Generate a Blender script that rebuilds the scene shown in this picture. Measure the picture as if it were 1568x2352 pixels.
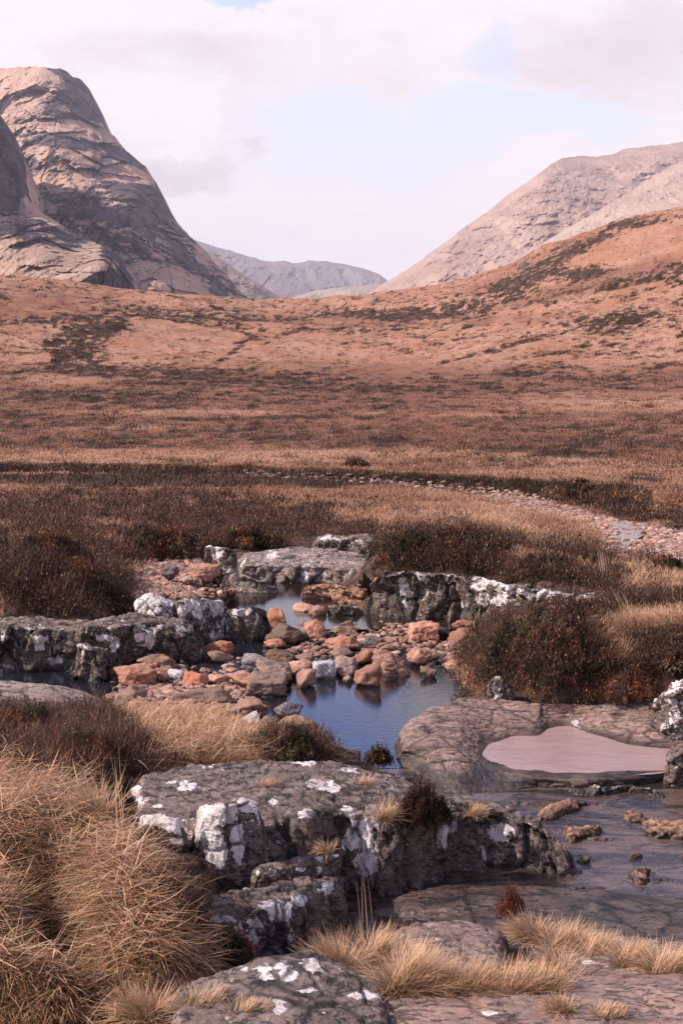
import bpy, bmesh, math
import numpy as np

# ------------------------------------------------------------------ camera / world / sun
for _o in list(bpy.data.objects): bpy.data.objects.remove(_o)
S = bpy.context.scene; COL = S.collection
FPX, CX, CY = 2940.0, 784.0, 1176.0          # survey sheet: 1568 x 2352 units, 45 mm lens on a 36 mm tall sensor
PITCH = math.radians(8.4); CAMZ = 5.0
cp, sp = math.cos(PITCH), math.sin(PITCH)
cam = bpy.data.cameras.new('camera'); camo = bpy.data.objects.new('camera', cam); COL.objects.link(camo)
cam.sensor_fit = 'VERTICAL'; cam.sensor_height = 36.0; cam.lens = 45.0
cam.clip_start = 0.1; cam.clip_end = 60000
camo.location = (0, 0, CAMZ); camo.rotation_euler = (math.pi/2 - PITCH, 0, 0)
S.camera = camo
S.view_settings.view_transform = 'Standard'; S.view_settings.look = 'None'
S.view_settings.exposure = 0.58; S.view_settings.gamma = 1.0
S.cycles.max_bounces = 6; S.cycles.diffuse_bounces = 3; S.cycles.glossy_bounces = 3
S.cycles.transparent_max_bounces = 8; S.cycles.volume_bounces = 1
S.cycles.use_denoising = True

SUN_EL, SUN_AZ = 40.0, -101.0                  # azimuth from +Y, clockwise positive: the sun stands left and a little behind
sdir = (math.sin(math.radians(SUN_AZ))*math.cos(math.radians(SUN_EL)), math.cos(math.radians(SUN_AZ))*math.cos(math.radians(SUN_EL)), math.sin(math.radians(SUN_EL)))
sl = bpy.data.lights.new('sun', 'SUN'); so = bpy.data.objects.new('sun', sl); COL.objects.link(so)
sl.energy = 4.5; sl.angle = math.radians(0.6); sl.color = (1.0, 0.87, 0.75)
from mathutils import Vector, noise as mnoise
so.rotation_euler = Vector(sdir).to_track_quat('Z', 'Y').to_euler()
so.location = (-20, -8, 30)

class NT:
    def __init__(s, tree): s.t = tree; s.n = tree.nodes; s.l = tree.links
    def node(s, typ, **kw):
        n = s.n.new(typ)
        for k, v in kw.items():
            if k[0] == '_': continue
            setattr(n, k, v)
        return n
    def _in(s, sock, v):
        if isinstance(v, bpy.types.NodeSocket): s.l.new(v, sock)
        elif v is not None: sock.default_value = v
    def m(s, op, a, b=None, c=None, clamp=False):
        n = s.node('ShaderNodeMath', operation=op, use_clamp=clamp)
        s._in(n.inputs[0], a); s._in(n.inputs[1], b); s._in(n.inputs[2], c)
        return n.outputs[0]
    def vm(s, op, a, b=None):
        n = s.node('ShaderNodeVectorMath', operation=op)
        s._in(n.inputs[0], a); s._in(n.inputs[1], b)
        return n.outputs[0]
    def noise(s, vec, scale, detail=4, rough=0.55, dist=0.0):
        n = s.node('ShaderNodeTexNoise')
        s._in(n.inputs['Vector'], vec); n.inputs['Scale'].default_value = scale
        n.inputs['Detail'].default_value = detail; n.inputs['Roughness'].default_value = rough
        n.inputs['Distortion'].default_value = dist
        return n.outputs['Fac']
    def voro(s, vec, scale, feature='F1', out='Distance'):
        n = s.node('ShaderNodeTexVoronoi', feature=feature)
        s._in(n.inputs['Vector'], vec); n.inputs['Scale'].default_value = scale
        return n.outputs[out]
    def ramp(s, v, a, b, lo=0.0, hi=1.0, smooth=True):
        n = s.node('ShaderNodeMapRange', interpolation_type='SMOOTHSTEP' if smooth else 'LINEAR')
        s._in(n.inputs['Value'], v); s._in(n.inputs['From Min'], a); s._in(n.inputs['From Max'], b)
        s._in(n.inputs['To Min'], lo); s._in(n.inputs['To Max'], hi)
        return n.outputs[0]
    def mix(s, f, a, b, blend='MIX'):
        n = s.node('ShaderNodeMix', data_type='RGBA', blend_type=blend)
        s._in(n.inputs[0], f)
        for k, v in ((6, a), (7, b)):
            if isinstance(v, (tuple, list)) and len(v) == 3: v = (*v, 1)
            s._in(n.inputs[k], v)
        return n.outputs[2]
    def attr(s, name, out='Fac'): return s.node('ShaderNodeAttribute', attribute_name=name).outputs[out]
    def scale(s, vec, v3): return s.vm('MULTIPLY', vec, v3)

def tz(px, py):
    cy = (CY - np.asarray(py, float))/FPX
    return (-sp + cp*cy)/(cp + sp*cy)
def tx(px, py):
    cy = (CY - np.asarray(py, float))/FPX
    return (np.asarray(px, float) - CX)/FPX/(cp + sp*cy)
def WY(px, py, Y):
    Y = np.asarray(Y, float)
    return np.stack(np.broadcast_arrays(tx(px, py)*Y, Y, CAMZ + tz(px, py)*Y), -1)
def WZ(px, py, z):
    return WY(px, py, (np.asarray(z, float) - CAMZ)/tz(px, py))
def PROJ(P):
    P = np.asarray(P, float); x, y, z = P[..., 0], P[..., 1], P[..., 2] - CAMZ
    d = y*cp - z*sp; d = np.where(np.abs(d) < 1e-3, 1e-3, d)
    return CX + FPX*x/d, CY - FPX*(y*sp + z*cp)/d

world = bpy.data.worlds.new('World'); S.world = world; world.use_nodes = True
w = NT(world.node_tree); w.n.clear()
dirv = w.node('ShaderNodeTexCoord').outputs['Generated']
sep = w.node('ShaderNodeSeparateXYZ'); w.l.new(dirv, sep.inputs[0])
az = w.m('ARCTAN2', sep.outputs[0], sep.outputs[1]); el = w.m('ARCSINE', sep.outputs[2])
nz1 = w.m('SUBTRACT', w.noise(w.scale(dirv, (1, 1, 1.7)), 9, 7, .6), .5)
nz2 = w.m('SUBTRACT', w.noise(w.scale(dirv, (1, 1, 2.0)), 30, 5, .6), .5)
azw = w.m('ADD', az, w.m('ADD', w.m('MULTIPLY', nz1, .13), w.m('MULTIPLY', nz2, .02)))
elw = w.m('ADD', el, w.m('ADD', w.m('MULTIPLY', nz1, .09), w.m('MULTIPLY', nz2, .02)))
def blob(px, py, rx, ry, k=1.0, soft=1.0):
    a0 = float(np.arctan(tx(px, py))); e0 = float(np.arctan(tz(px, py)*np.cos(a0)))
    dx = w.m('DIVIDE', w.m('SUBTRACT', azw, a0), rx/FPX); dy = w.m('DIVIDE', w.m('SUBTRACT', elw, e0), ry/FPX)
    r2 = w.m('ADD', w.m('MULTIPLY', dx, dx), w.m('MULTIPLY', dy, dy))
    return w.m('MULTIPLY', w.ramp(r2, 1.0 + soft, max(0, 1.0 - soft)), k)
def total(lst):
    t = lst[0]
    for q in lst[1:]: t = w.m('ADD', t, q)
    return t
sky = w.node('ShaderNodeTexSky', sky_type='NISHITA'); sky.sun_disc = False
sky.sun_elevation = math.radians(SUN_EL); sky.sun_rotation = math.radians(SUN_AZ)
sky.air_density = 1.0; sky.dust_density = 1.0; sky.ozone_density = 2.0
holes = total([blob(840, 310, 300, 105), blob(1330, 270, 170, 60), blob(1150, 110, 55, 60, .55), blob(560, 0, 120, 22, .7), blob(1140, 250, 100, 70, .5),
               blob(640, -420, 270, 230, 1.6), blob(300, -700, 900, 170, 1.0), blob(1900, -1200, 700, 300, .9), blob(200, -2400, 1500, 800, .8)])
gen = w.ramp(w.noise(w.scale(dirv, (1, 1, 1.6)), 2.6, 6, .6), .36, .50, 0, .95)
behind = w.ramp(sep.outputs[2], .32, .5)
hole = w.m('MAXIMUM', holes, w.m('MULTIPLY', gen, behind))
hole = w.ramp(hole, .12, .95)
gnoise = w.ramp(w.noise(w.scale(dirv, (1, 1, 3.2)), 7.0, 7, .62), .44, .72)
grey = total([blob(1420, 120, 260, 90, .75), blob(450, 385, 130, 34, .95, .6), blob(560, 290, 70, 80, .5), blob(800, 150, 400, 60, .35), blob(350, 130, 260, 50, .3), blob(650, 570, 300, 30, .2), blob(1350, -450, 420, 200, .7), w.m('MULTIPLY', gnoise, .35)])
grey = w.ramp(grey, 0.05, 1.0)
cloud = w.mix(grey, (1.05, .95, .98), (.86, .75, .81))
und = w.ramp(w.noise(w.scale(dirv, (1, 1, 3.0)), 16, 8, .62, .3), .50, .70)
cloud = w.mix(w.m('MULTIPLY', und, .55), cloud, (.94, .83, .885))
puff = w.ramp(w.noise(w.scale(dirv, (1, 1, 2.0)), 22, 7, .62), .42, .64)
cloud = w.mix(w.m('MULTIPLY', puff, .25), cloud, (1.04, .98, 1.0))
blue = w.mix(1.0, sky.outputs[0], w.mix(w.ramp(el, .50, .75), (.15, .20, .34), (.12, .115, .13)), 'MULTIPLY')
veil = w.ramp(el, .12, .34, 1, 0)
blue = w.mix(w.m('MULTIPLY', veil, .93), blue, (.95, .93, 1.02))
skyc = w.mix(hole, cloud, blue)
bg = w.node('ShaderNodeBackground'); w.l.new(skyc, bg.inputs[0]); bg.inputs[1].default_value = 0.67
wo = w.node('ShaderNodeOutputWorld'); w.l.new(bg.outputs[0], wo.inputs[0])

# ------------------------------------------------------------------ numeric noise
def _hash(ix, iy, iz, seed):
    h = (ix.astype(np.int64)*374761393 + iy.astype(np.int64)*668265263 + iz.astype(np.int64)*2147483647 + seed*1274126177) & 0xFFFFFFFF
    h = ((h ^ (h >> 13))*1274126177) & 0xFFFFFFFF
    h = ((h ^ (h >> 16))*2246822519) & 0xFFFFFFFF
    return (h ^ (h >> 15)) & 0xFFFFFFFF
_G = np.random.RandomState(7).normal(size=(256, 3)); _G /= np.linalg.norm(_G, axis=1)[:, None]
def perlin(P, seed=0):
    P = np.asarray(P, float); i = np.floor(P).astype(np.int64); f = P - i
    u = f*f*f*(f*(f*6 - 15) + 10); r = 0
    for dx in (0, 1):
        wx = u[:, 0] if dx else 1 - u[:, 0]
        for dy in (0, 1):
            wy = u[:, 1] if dy else 1 - u[:, 1]
            for dz in (0, 1):
                wz = u[:, 2] if dz else 1 - u[:, 2]
                g = _G[_hash(i[:, 0]+dx, i[:, 1]+dy, i[:, 2]+dz, seed) & 255]
                r = r + wx*wy*wz*(g[:, 0]*(f[:, 0]-dx) + g[:, 1]*(f[:, 1]-dy) + g[:, 2]*(f[:, 2]-dz))
    return r*1.6
def fbm(P, octv=5, lac=2.03, gain=.5, seed=0):
    a, r, P = 1.0, 0, np.asarray(P, float)
    for k in range(octv):
        r = r + a*perlin(P, seed + k*17); P = P*lac + 3.7; a *= gain
    return r
def ridged(P, octv=5, seed=0, gain=.5):
    a, r, P = 1.0, 0, np.asarray(P, float)
    for k in range(octv):
        r = r + a*(1 - 2*np.abs(perlin(P, seed + k*31))); P = P*2.07 + 1.3; a *= gain
    return r/2
def worley(P, seed=0):
    """F1, F2 and a random value per cell"""
    P = np.asarray(P, float); i = np.floor(P).astype(np.int64); n = len(P)
    f1 = np.full(n, 9.0); f2 = np.full(n, 9.0); cid = np.zeros(n)
    for dx in (-1, 0, 1):
        for dy in (-1, 0, 1):
            for dz in (-1, 0, 1):
                c = i + (dx, dy, dz)
                h = _hash(c[:, 0], c[:, 1], c[:, 2], seed); h2 = _hash(c[:, 2], c[:, 0], c[:, 1], seed + 5)
                q = c + np.stack([(h & 1023)/1023., ((h >> 10) & 1023)/1023., (h2 & 1023)/1023.], 1)
                d = np.sqrt(((P - q)**2).sum(1)); v = ((h2 >> 10) & 1023)/1023.
                m1 = d < f1; f2 = np.where(m1, f1, np.minimum(f2, d)); cid = np.where(m1, v, cid); f1 = np.where(m1, d, f1)
    return f1, f2, cid
def facets(P, seed=0):
    P = np.asarray(P, float); i = np.floor(P).astype(np.int64); n = len(P); f1 = np.full(n, 9.0); f2 = np.full(n, 9.0); out = np.zeros(n)
    for dx in (-1, 0, 1):
        for dy in (-1, 0, 1):
            for dz in (-1, 0, 1):
                c = i + (dx, dy, dz); h = _hash(c[:, 0], c[:, 1], c[:, 2], seed); h2 = _hash(c[:, 2], c[:, 0], c[:, 1], seed + 5)
                q = c + np.stack([(h & 1023)/1023., ((h >> 10) & 1023)/1023., (h2 & 1023)/1023.], 1); e = P - q
                d = (e*e).sum(1); g = _G[(h2 >> 12) & 255]; v = (g*e).sum(1)*1.1 + (((h >> 20) & 255)/255. - .5)*.7
                m1 = d < f1; f2 = np.where(m1, f1, np.minimum(f2, d)); out = np.where(m1, v, out); f1 = np.where(m1, d, f1)
    return out, np.sqrt(f2) - np.sqrt(f1)
def sstep(x, a, b):
    t = np.clip((x - a)/(b - a), 0, 1); return t*t*(3 - 2*t)
def inpoly(x, y, poly):
    r = np.zeros(np.shape(x), bool); n = len(poly)
    for k in range(n):
        x1, y1 = poly[k]; x2, y2 = poly[(k+1) % n]
        c = (y1 > y) != (y2 > y)
        r ^= c & (x < (x2-x1)*(y-y1)/((y2-y1) if y2 != y1 else 1e-9) + x1)
    return r
def interp(xs, pts):
    p = sorted(pts); return np.interp(xs, [q[0] for q in p], [q[1] for q in p])

# ------------------------------------------------------------------ mesh helpers
def mesh(name, V, F, mat, smooth=True, attrs=None, parent=None, loc=None, col=None):
    """F: (n,3) or (n,4) int array, or a list of such arrays"""
    V = np.asarray(V, np.float32)
    if loc is None and parent is None:
        loc = (float(V[:, 0].mean()), float(V[:, 1].mean()), float(V[:, 2].min()))
    if loc is None: loc = (0, 0, 0)
    V = V - np.asarray(loc, np.float32)
    Fs = F if isinstance(F, list) else [F]
    me = bpy.data.meshes.new(name); me.vertices.add(len(V)); me.vertices.foreach_set('co', V.ravel())
    loops = np.concatenate([f.ravel() for f in Fs]).astype(np.int32)
    tot = np.concatenate([np.full(len(f), f.shape[1]) for f in Fs]).astype(np.int32)
    st = np.concatenate([[0], np.cumsum(tot)[:-1]]).astype(np.int32)
    me.loops.add(len(loops)); me.loops.foreach_set('vertex_index', loops)
    me.polygons.add(len(tot)); me.polygons.foreach_set('loop_start', st); me.polygons.foreach_set('loop_total', tot)
    me.polygons.foreach_set('use_smooth', np.full(len(tot), smooth))
    me.update(calc_edges=True)
    for k, v in (attrs or {}).items():
        a = me.attributes.new(k, 'FLOAT', 'POINT'); a.data.foreach_set('value', np.asarray(v, np.float32))
    if col is not None:
        a = me.attributes.new('col', 'FLOAT_COLOR', 'POINT')
        c = np.ones((len(V), 4), np.float32); c[:, :3] = col; a.data.foreach_set('color', c.ravel())
    me.materials.append(mat)
    o = bpy.data.objects.new(name, me); COL.objects.link(o); o.location = loc
    if parent is not None: o.parent = parent
    return o
def tag(o, label=None, cat=None, group=None, kind=None):
    for k, v in (('label', label), ('category', cat), ('group', group), ('kind', kind)):
        if v: o[k] = v
    return o
def gridfaces(nr, nc, flip=False):
    i = np.arange(nr*nc).reshape(nr, nc)
    f = np.stack([i[:-1, :-1], i[:-1, 1:], i[1:, 1:], i[1:, :-1]], -1).reshape(-1, 4)
    return f[:, ::-1] if flip else f
def gridnormals(G):
    du = np.gradient(G, axis=1); dv = np.gradient(G, axis=0)
    n = np.cross(du, dv); n /= np.linalg.norm(n, axis=-1, keepdims=True) + 1e-12
    return n

# ------------------------------------------------------------------ materials
def newmat(name):
    m = bpy.data.materials.new(name); m.use_nodes = True
    t = NT(m.node_tree); b = m.node_tree.nodes['Principled BSDF']
    return m, t, b
def bump(t, b, h, strength, dist=.02):
    n = t.node('ShaderNodeBump'); n.inputs['Strength'].default_value = strength; n.inputs['Distance'].default_value = dist
    t.l.new(h, n.inputs['Height']); t.l.new(n.outputs[0], b.inputs['Normal'])
def bedrock(name, c1, c2, dark, lich_th=.66, lich_c=(.74, .66, .66), warm=(.34, .17, .11), warm_k=.4, aniso=(1, 1, 3.2), rough=.85, dark_th=.53, wetz=None, topk=1.05):
    m, t, b = newmat(name)
    pos = t.node('ShaderNodeNewGeometry').outputs['Position']; a = t.scale(pos, aniso)
    n1 = t.noise(a, 2.2, 8, .6, .4); n2 = t.noise(a, 9, 6, .62, .6); n3 = t.noise(a, 38, 4, .6)
    c = t.mix(t.ramp(n1, .38, .62), c1, c2)
    c = t.mix(t.m('MULTIPLY', t.ramp(t.noise(pos, 1.7, 6, .65), .52, .68), warm_k), c, warm)
    dk = t.ramp(t.m('ADD', n2, t.m('MULTIPLY', t.m('SUBTRACT', n1, .5), .5)), dark_th, dark_th + .07)
    c = t.mix(t.m('MULTIPLY', dk, .85), c, dark)
    c = t.mix(t.m('MULTIPLY', t.ramp(n3, .55, .66), .5), c, tuple(x*1.7 for x in c2))
    c = t.mix(t.m('MULTIPLY', t.ramp(n3, .46, .34), .55), c, dark)
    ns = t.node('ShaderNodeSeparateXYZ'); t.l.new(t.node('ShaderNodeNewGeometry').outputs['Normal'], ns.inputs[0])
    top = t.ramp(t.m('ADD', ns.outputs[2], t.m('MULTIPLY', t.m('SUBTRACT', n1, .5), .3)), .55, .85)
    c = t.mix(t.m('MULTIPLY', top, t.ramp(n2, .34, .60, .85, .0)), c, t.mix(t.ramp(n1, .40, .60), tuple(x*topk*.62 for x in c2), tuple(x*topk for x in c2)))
    ln = t.noise(t.scale(pos, (1, 1, .8)), 5.0, 7, .68, .5)
    lf = t.m('ADD', ln, t.attr('lichen'))
    lf = t.m('ADD', lf, t.m('MULTIPLY', t.m('SUBTRACT', t.noise(pos, 34, 5, .75), .5), .34)); lm = t.ramp(lf, lich_th, lich_th + .02)
    sp2 = t.ramp(t.noise(pos, 24, 3, .6), .62, .66)
    lm2 = t.m('MAXIMUM', lm, t.m('MULTIPLY', sp2, t.ramp(lf, lich_th - .16, lich_th - .04)))
    hole_ = t.ramp(t.noise(pos, 30, 4, .6), .34, .40)
    lm2 = t.m('MULTIPLY', lm2, hole_)
    lc = t.mix(t.ramp(n3, .4, .65), tuple(x*.72 for x in lich_c), lich_c)
    lc = t.mix(t.m('MULTIPLY', t.ramp(t.noise(pos, 3.1, 4, .6), .48, .62), .7), lc, (.36, .31, .27))
    c = t.mix(t.m('MULTIPLY', t.attr('crack'), .85), c, tuple(x*.8 for x in dark))
    c = t.mix(t.m('MULTIPLY', lm2, t.ramp(t.attr('crack'), .3, .8, 1, .25)), c, lc)
    if wetz is not None:
        zz = t.node('ShaderNodeSeparateXYZ'); t.l.new(pos, zz.inputs[0])
        wet = t.ramp(t.m('ADD', zz.outputs[2], t.m('MULTIPLY', t.m('SUBTRACT', n1, .5), .12)), wetz, wetz + .10, 1, 0)
        c = t.mix(t.m('MULTIPLY', wet, .78), c, tuple(x*.45 for x in dark))
        t.l.new(t.m('MULTIPLY_ADD', wet, -.5, rough), b.inputs['Roughness'])
    else: b.inputs['Roughness'].default_value = rough
    t.l.new(c, b.inputs['Base Color'])
    h = t.m('ADD', t.m('MULTIPLY', n2, .7), t.m('MULTIPLY', n3, .3))
    h = t.m('ADD', h, t.m('MULTIPLY', lm2, .04))
    bump(t, b, h, .8, .028)
    return m
def stone(name, c1, c2, dark, speck=.5, wetz=0.03, stripes=False):
    m, t, b = newmat(name)
    pos = t.node('ShaderNodeNewGeometry').outputs['Position']
    rnd = t.node('ShaderNodeObjectInfo').outputs['Random']
    off = t.node('ShaderNodeCombineXYZ'); t.l.new(t.m('MULTIPLY', rnd, 17.), off.inputs[0]); t.l.new(t.m('MULTIPLY', rnd, 5.), off.inputs[2])
    q = t.vm('ADD', pos, off.outputs[0])
    n1 = t.noise(q, 4, 7, .62, .5); n2 = t.noise(q, 21, 5, .6, .3); n3 = t.noise(q, 70, 3, .6)
    c = t.mix(t.ramp(n1, .38, .62), c1, c2)
    if stripes:
        wv = t.node('ShaderNodeTexWave', wave_type='BANDS', bands_direction='DIAGONAL'); t.l.new(q, wv.inputs[0])
        wv.inputs['Scale'].default_value = 9; wv.inputs['Distortion'].default_value = 5; wv.inputs['Detail'].default_value = 3
        c = t.mix(t.m('MULTIPLY', t.ramp(wv.outputs['Fac'], .3, .7), .5), c, dark)
    c = t.mix(t.m('MULTIPLY', t.ramp(n2, .56, .68), speck), c, dark)
    c = t.mix(t.m('MULTIPLY', t.ramp(n3, .56, .66), .35), c, tuple(min(.8, x*1.6) for x in c2))
    hsv = t.node('ShaderNodeHueSaturation'); t.l.new(c, hsv.inputs['Color'])
    t.l.new(t.ramp(rnd, 0, 1, .5, 1.08, False), hsv.inputs['Value'])
    r2 = t.m('FRACT', t.m('MULTIPLY', rnd, 7.31)); t.l.new(t.ramp(r2, 0, 1, .82, 1.12, False), hsv.inputs['Saturation'])
    c = hsv.outputs[0]
    zz = t.node('ShaderNodeSeparateXYZ'); t.l.new(pos, zz.inputs[0])
    wet = t.ramp(t.m('ADD', zz.outputs[2], t.m('MULTIPLY', t.m('SUBTRACT', n1, .5), .08)), wetz, wetz + .05, 1, 0)
    c = t.mix(t.m('MULTIPLY', wet, .75), c, (.02, .013, .011))
    t.l.new(c, b.inputs['Base Color']); t.l.new(t.m('MULTIPLY_ADD', wet, -.45, .85), b.inputs['Roughness'])
    bump(t, b, t.m('ADD', t.m('MULTIPLY', n2, .7), t.m('MULTIPLY', n3, .3)), .8, .02)
    return m
def leafmat(name, rough=.75, k=1.0):
    m, t, b = newmat(name)
    c = t.attr('col', 'Color')
    t.l.new(c, b.inputs['Base Color']); b.inputs['Roughness'].default_value = rough
    b.inputs['Specular IOR Level'].default_value = .25
    tr = t.node('ShaderNodeBsdfTranslucent'); t.l.new(c, tr.inputs[0])
    mx = t.node('ShaderNodeMixShader'); mx.inputs[0].default_value = .18*k
    out = t.n['Material Output']
    t.l.new(b.outputs[0], mx.inputs[1]); t.l.new(tr.outputs[0], mx.inputs[2]); t.l.new(mx.outputs[0], out.inputs[0])
    return m
def watermat(name, body, ior=1.6, rough=.03, rs=9, rstr=.25, rdist=.01, aniso=(1, 3, 1), bodynoise=None):
    m, t, b = newmat(name)
    pos = t.node('ShaderNodeNewGeometry').outputs['Position']; a = t.scale(pos, aniso)
    c = body
    if bodynoise:
        c = t.mix(t.ramp(t.noise(a, 1.6, 6, .6, 1.0), .42, .6), body, bodynoise)
        t.l.new(c, b.inputs['Base Color'])
    else: b.inputs['Base Color'].default_value = (*body, 1)
    b.inputs['IOR'].default_value = ior; b.inputs['Roughness'].default_value = rough
    h = t.m('ADD', t.noise(a, rs, 3, .5, .3), t.m('MULTIPLY', t.noise(a, rs*3.1, 2, .5), .3))
    bump(t, b, h, rstr, rdist)
    return m

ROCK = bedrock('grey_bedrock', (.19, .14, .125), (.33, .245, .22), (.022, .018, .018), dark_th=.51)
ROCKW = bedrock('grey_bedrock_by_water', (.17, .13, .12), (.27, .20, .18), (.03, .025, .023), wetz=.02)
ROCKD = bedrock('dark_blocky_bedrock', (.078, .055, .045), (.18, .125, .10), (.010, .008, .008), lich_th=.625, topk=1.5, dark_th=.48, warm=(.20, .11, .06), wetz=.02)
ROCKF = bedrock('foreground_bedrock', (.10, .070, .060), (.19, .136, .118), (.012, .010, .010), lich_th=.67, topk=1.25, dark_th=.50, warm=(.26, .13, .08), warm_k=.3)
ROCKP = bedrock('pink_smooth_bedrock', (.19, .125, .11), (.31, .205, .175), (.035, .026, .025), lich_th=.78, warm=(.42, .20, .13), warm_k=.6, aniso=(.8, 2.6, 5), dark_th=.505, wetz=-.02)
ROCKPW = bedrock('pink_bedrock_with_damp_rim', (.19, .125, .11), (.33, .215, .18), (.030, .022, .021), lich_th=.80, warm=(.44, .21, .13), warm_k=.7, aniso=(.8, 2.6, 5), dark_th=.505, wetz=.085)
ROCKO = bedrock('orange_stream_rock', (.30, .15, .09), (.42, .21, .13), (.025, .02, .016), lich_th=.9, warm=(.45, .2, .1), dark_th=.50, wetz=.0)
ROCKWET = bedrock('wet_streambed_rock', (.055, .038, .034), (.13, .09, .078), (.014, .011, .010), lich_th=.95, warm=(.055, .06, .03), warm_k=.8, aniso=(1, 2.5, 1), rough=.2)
ORANGE = stone('orange_granite', (.35, .145, .09), (.47, .24, .16), (.10, .05, .038), speck=.7)
PINKST = stone('pink_granite', (.45, .26, .20), (.52, .33, .27), (.15, .09, .08))
BROWN = stone('brown_stone', (.20, .115, .08), (.30, .17, .12), (.05, .035, .03), speck=.7)
GREYST = stone('grey_stone', (.22, .18, .18), (.34, .28, .28), (.06, .05, .05), stripes=True)
WHITEST = stone('white_quartz_stone', (.55, .50, .53), (.66, .60, .63), (.22, .19, .20), speck=.3, stripes=True)
DKSTONE = stone('dark_stone', (.09, .07, .065), (.16, .12, .11), (.03, .025, .025))
LEAF = leafmat('dry_grass'); HEATH = leafmat('heather_twigs', .85, .4)

# ------------------------------------------------------------------ terrain height
def _cz(py, lst): return [(px, py, (z - CAMZ)/float(tz(px, py)), float(tz(px, py))) for px, z in lst]
def _cY(lst): return [(px, py, Y, float(tz(px, py))) for px, py, Y in lst]
C = []
C += _cz(3600, [(-1500, 1.6), (784, 1.6), (3000, 1.6)])
C += _cz(2900, [(-600, .5), (60, .0), (330, .8), (784, 1.1), (1500, 1.1), (2300, 1.2)])
C += _cz(2352, [(-500, 1.0), (-120, .2), (60, .3), (190, .6), (420, .85), (784, .7), (1200, .55), (1568, .5), (2300, .8)])
C += _cz(2200, [(-500, 1.3), (0, 1.1), (130, 1.05), (300, .98), (430, .80), (620, .3), (784, .1), (1100, .05), (1568, .0), (2300, .3)])
C += _cz(2050, [(-500, 1.4), (0, 1.2), (250, 1.12), (400, 1.0), (500, .75), (600, .4), (800, -.2), (1100, -.2), (1568, -.15), (2300, .0)])
C += _cz(1900, [(-500, 1.5), (0, 1.25), (200, 1.1), (300, .75), (500, .35), (800, .3), (1100, .0), (1300, -.2), (1568, -.15), (2300, .1)])
C += _cz(1780, [(-500, 1.3), (0, 1.05), (250, .8), (500, .5), (800, .3), (1000, .1), (1200, -.1), (1568, -.15), (2300, .2)])
C += _cz(1700, [(-500, 1.0), (0, .8), (300, .6), (560, .42), (680, .25), (740, -.2), (820, -.5), (900, -.3), (1100, -.05), (1568, .0), (2300, .4)])
C += _cz(1625, [(-500, .6), (0, .45), (300, .2), (550, .05), (700, -.4), (850, -.5), (1000, -.35), (1080, -.05), (1300, .3), (1568, .35), (2300, .8)])
C += _cz(1560, [(-500, .4), (0, .1), (120, -.15), (220, -.1), (320, -.02), (450, -.02), (560, -.04), (650, -.2), (900, -.35), (1040, -.1), (1100, .3), (1300, .6), (1568, .6), (2300, 1.0)])
C += _cz(1480, [(-500, .6), (0, .2), (300, .1), (600, -.3), (720, .05), (900, .08), (1040, .04), (1120, .45), (1300, .95), (1568, .95), (2300, 1.1)])
C += _cz(1400, [(-500, .9), (0, .65), (200, .55), (330, .1), (480, .0), (650, -.35), (1300, .9), (1568, .95), (2300, 1.1)])
C += _cz(1445, [(740, -.12), (850, -.1), (1000, -.05), (1075, .0)])
C += _cz(1300, [(880, .72), (960, .78), (1040, .85)])
C += _cz(1320, [(-500, 1.1), (0, 1.0), (200, .8), (330, .12), (450, .08), (600, .1), (760, .1), (1200, 1.0), (1568, .7), (2300, .7)])
C += _cz(1250, [(-500, .9), (0, .8), (200, .6), (400, .25), (600, .15), (780, .15), (900, .4), (1150, .5), (1320, .1)])
C += _cz(1300, [(1440, -1.0), (1568, -1.2), (2300, -1.3)])
C += _cz(1240, [(1400, -1.45), (1568, -1.5), (2300, -1.5)])
C += _cz(1190, [(-500, .4), (0, .2), (300, .15), (600, .0), (900, -.2), (1200, -.7), (1400, -1.5), (1568, -1.35), (2300, -1.3)])
C += _cz(1130, [(-500, -.8), (300, -1.0), (700, -1.1), (1000, -1.6), (1150, -1.85), (1300, -1.6), (1568, -1.5), (2300, -1.5)])
C += _cz(1070, [(-500, -2.1), (0, -2.1), (400, -2.1), (800, -2.1), (1200, -2.0), (1568, -2.0), (2300, -1.9)])
C += _cY([(px, 1000, 88) for px in (-500, 0, 400, 800, 1200, 1568, 2300)] + [(px, 935, 122) for px in (-500, 0, 400, 800, 1200, 1568, 2300)])
C += _cY([(px, 885, 165) for px in (-500, 0, 400, 800, 1200, 1568, 2300)])
C += _cY([(-500, 820, 200), (0, 835, 200), (400, 835, 215), (800, 840, 215), (1200, 830, 200), (1568, 800, 205), (2300, 760, 200)])
C += _cY([(-500, 740, 260), (0, 770, 250), (250, 760, 280), (450, 785, 265), (700, 790, 275), (950, 780, 285), (1200, 760, 260), (1568, 720, 255), (2300, 600, 300)])
C += _cY([(-500, 640, 330), (0, 715, 300), (230, 705, 360), (450, 735, 330), (700, 750, 350), (950, 735, 350), (1200, 700, 320), (1400, 660, 310), (1568, 630, 310), (2300, 450, 420)])
C += _cY([(-500, 590, 460), (0, 652, 420), (100, 657, 420), (200, 667, 420), (300, 684, 420), (440, 692, 410), (600, 716, 410), (700, 729, 410), (780, 731, 410), (830, 703, 420), (960, 694, 430), (1060, 678, 440),
       (1130, 656, 450), (1200, 622, 460), (1260, 578, 470), (1340, 548, 480), (1420, 518, 500), (1568, 485, 520), (1900, 420, 540), (2300, 350, 560)])
C += _cY([(px, py, 760) for px, py in ((-500, 800), (0, 775), (400, 775), (800, 775), (1200, 730), (1568, 620), (2300, 560))])
C += _cY([(px, 900, 1150) for px in (-500, 0, 400, 800, 1200, 1568, 2300)])
C = np.array(C)
def _uv(px, py, Y): return np.stack([tx(px, py)*2.2, np.log(Y)], -1)
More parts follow.
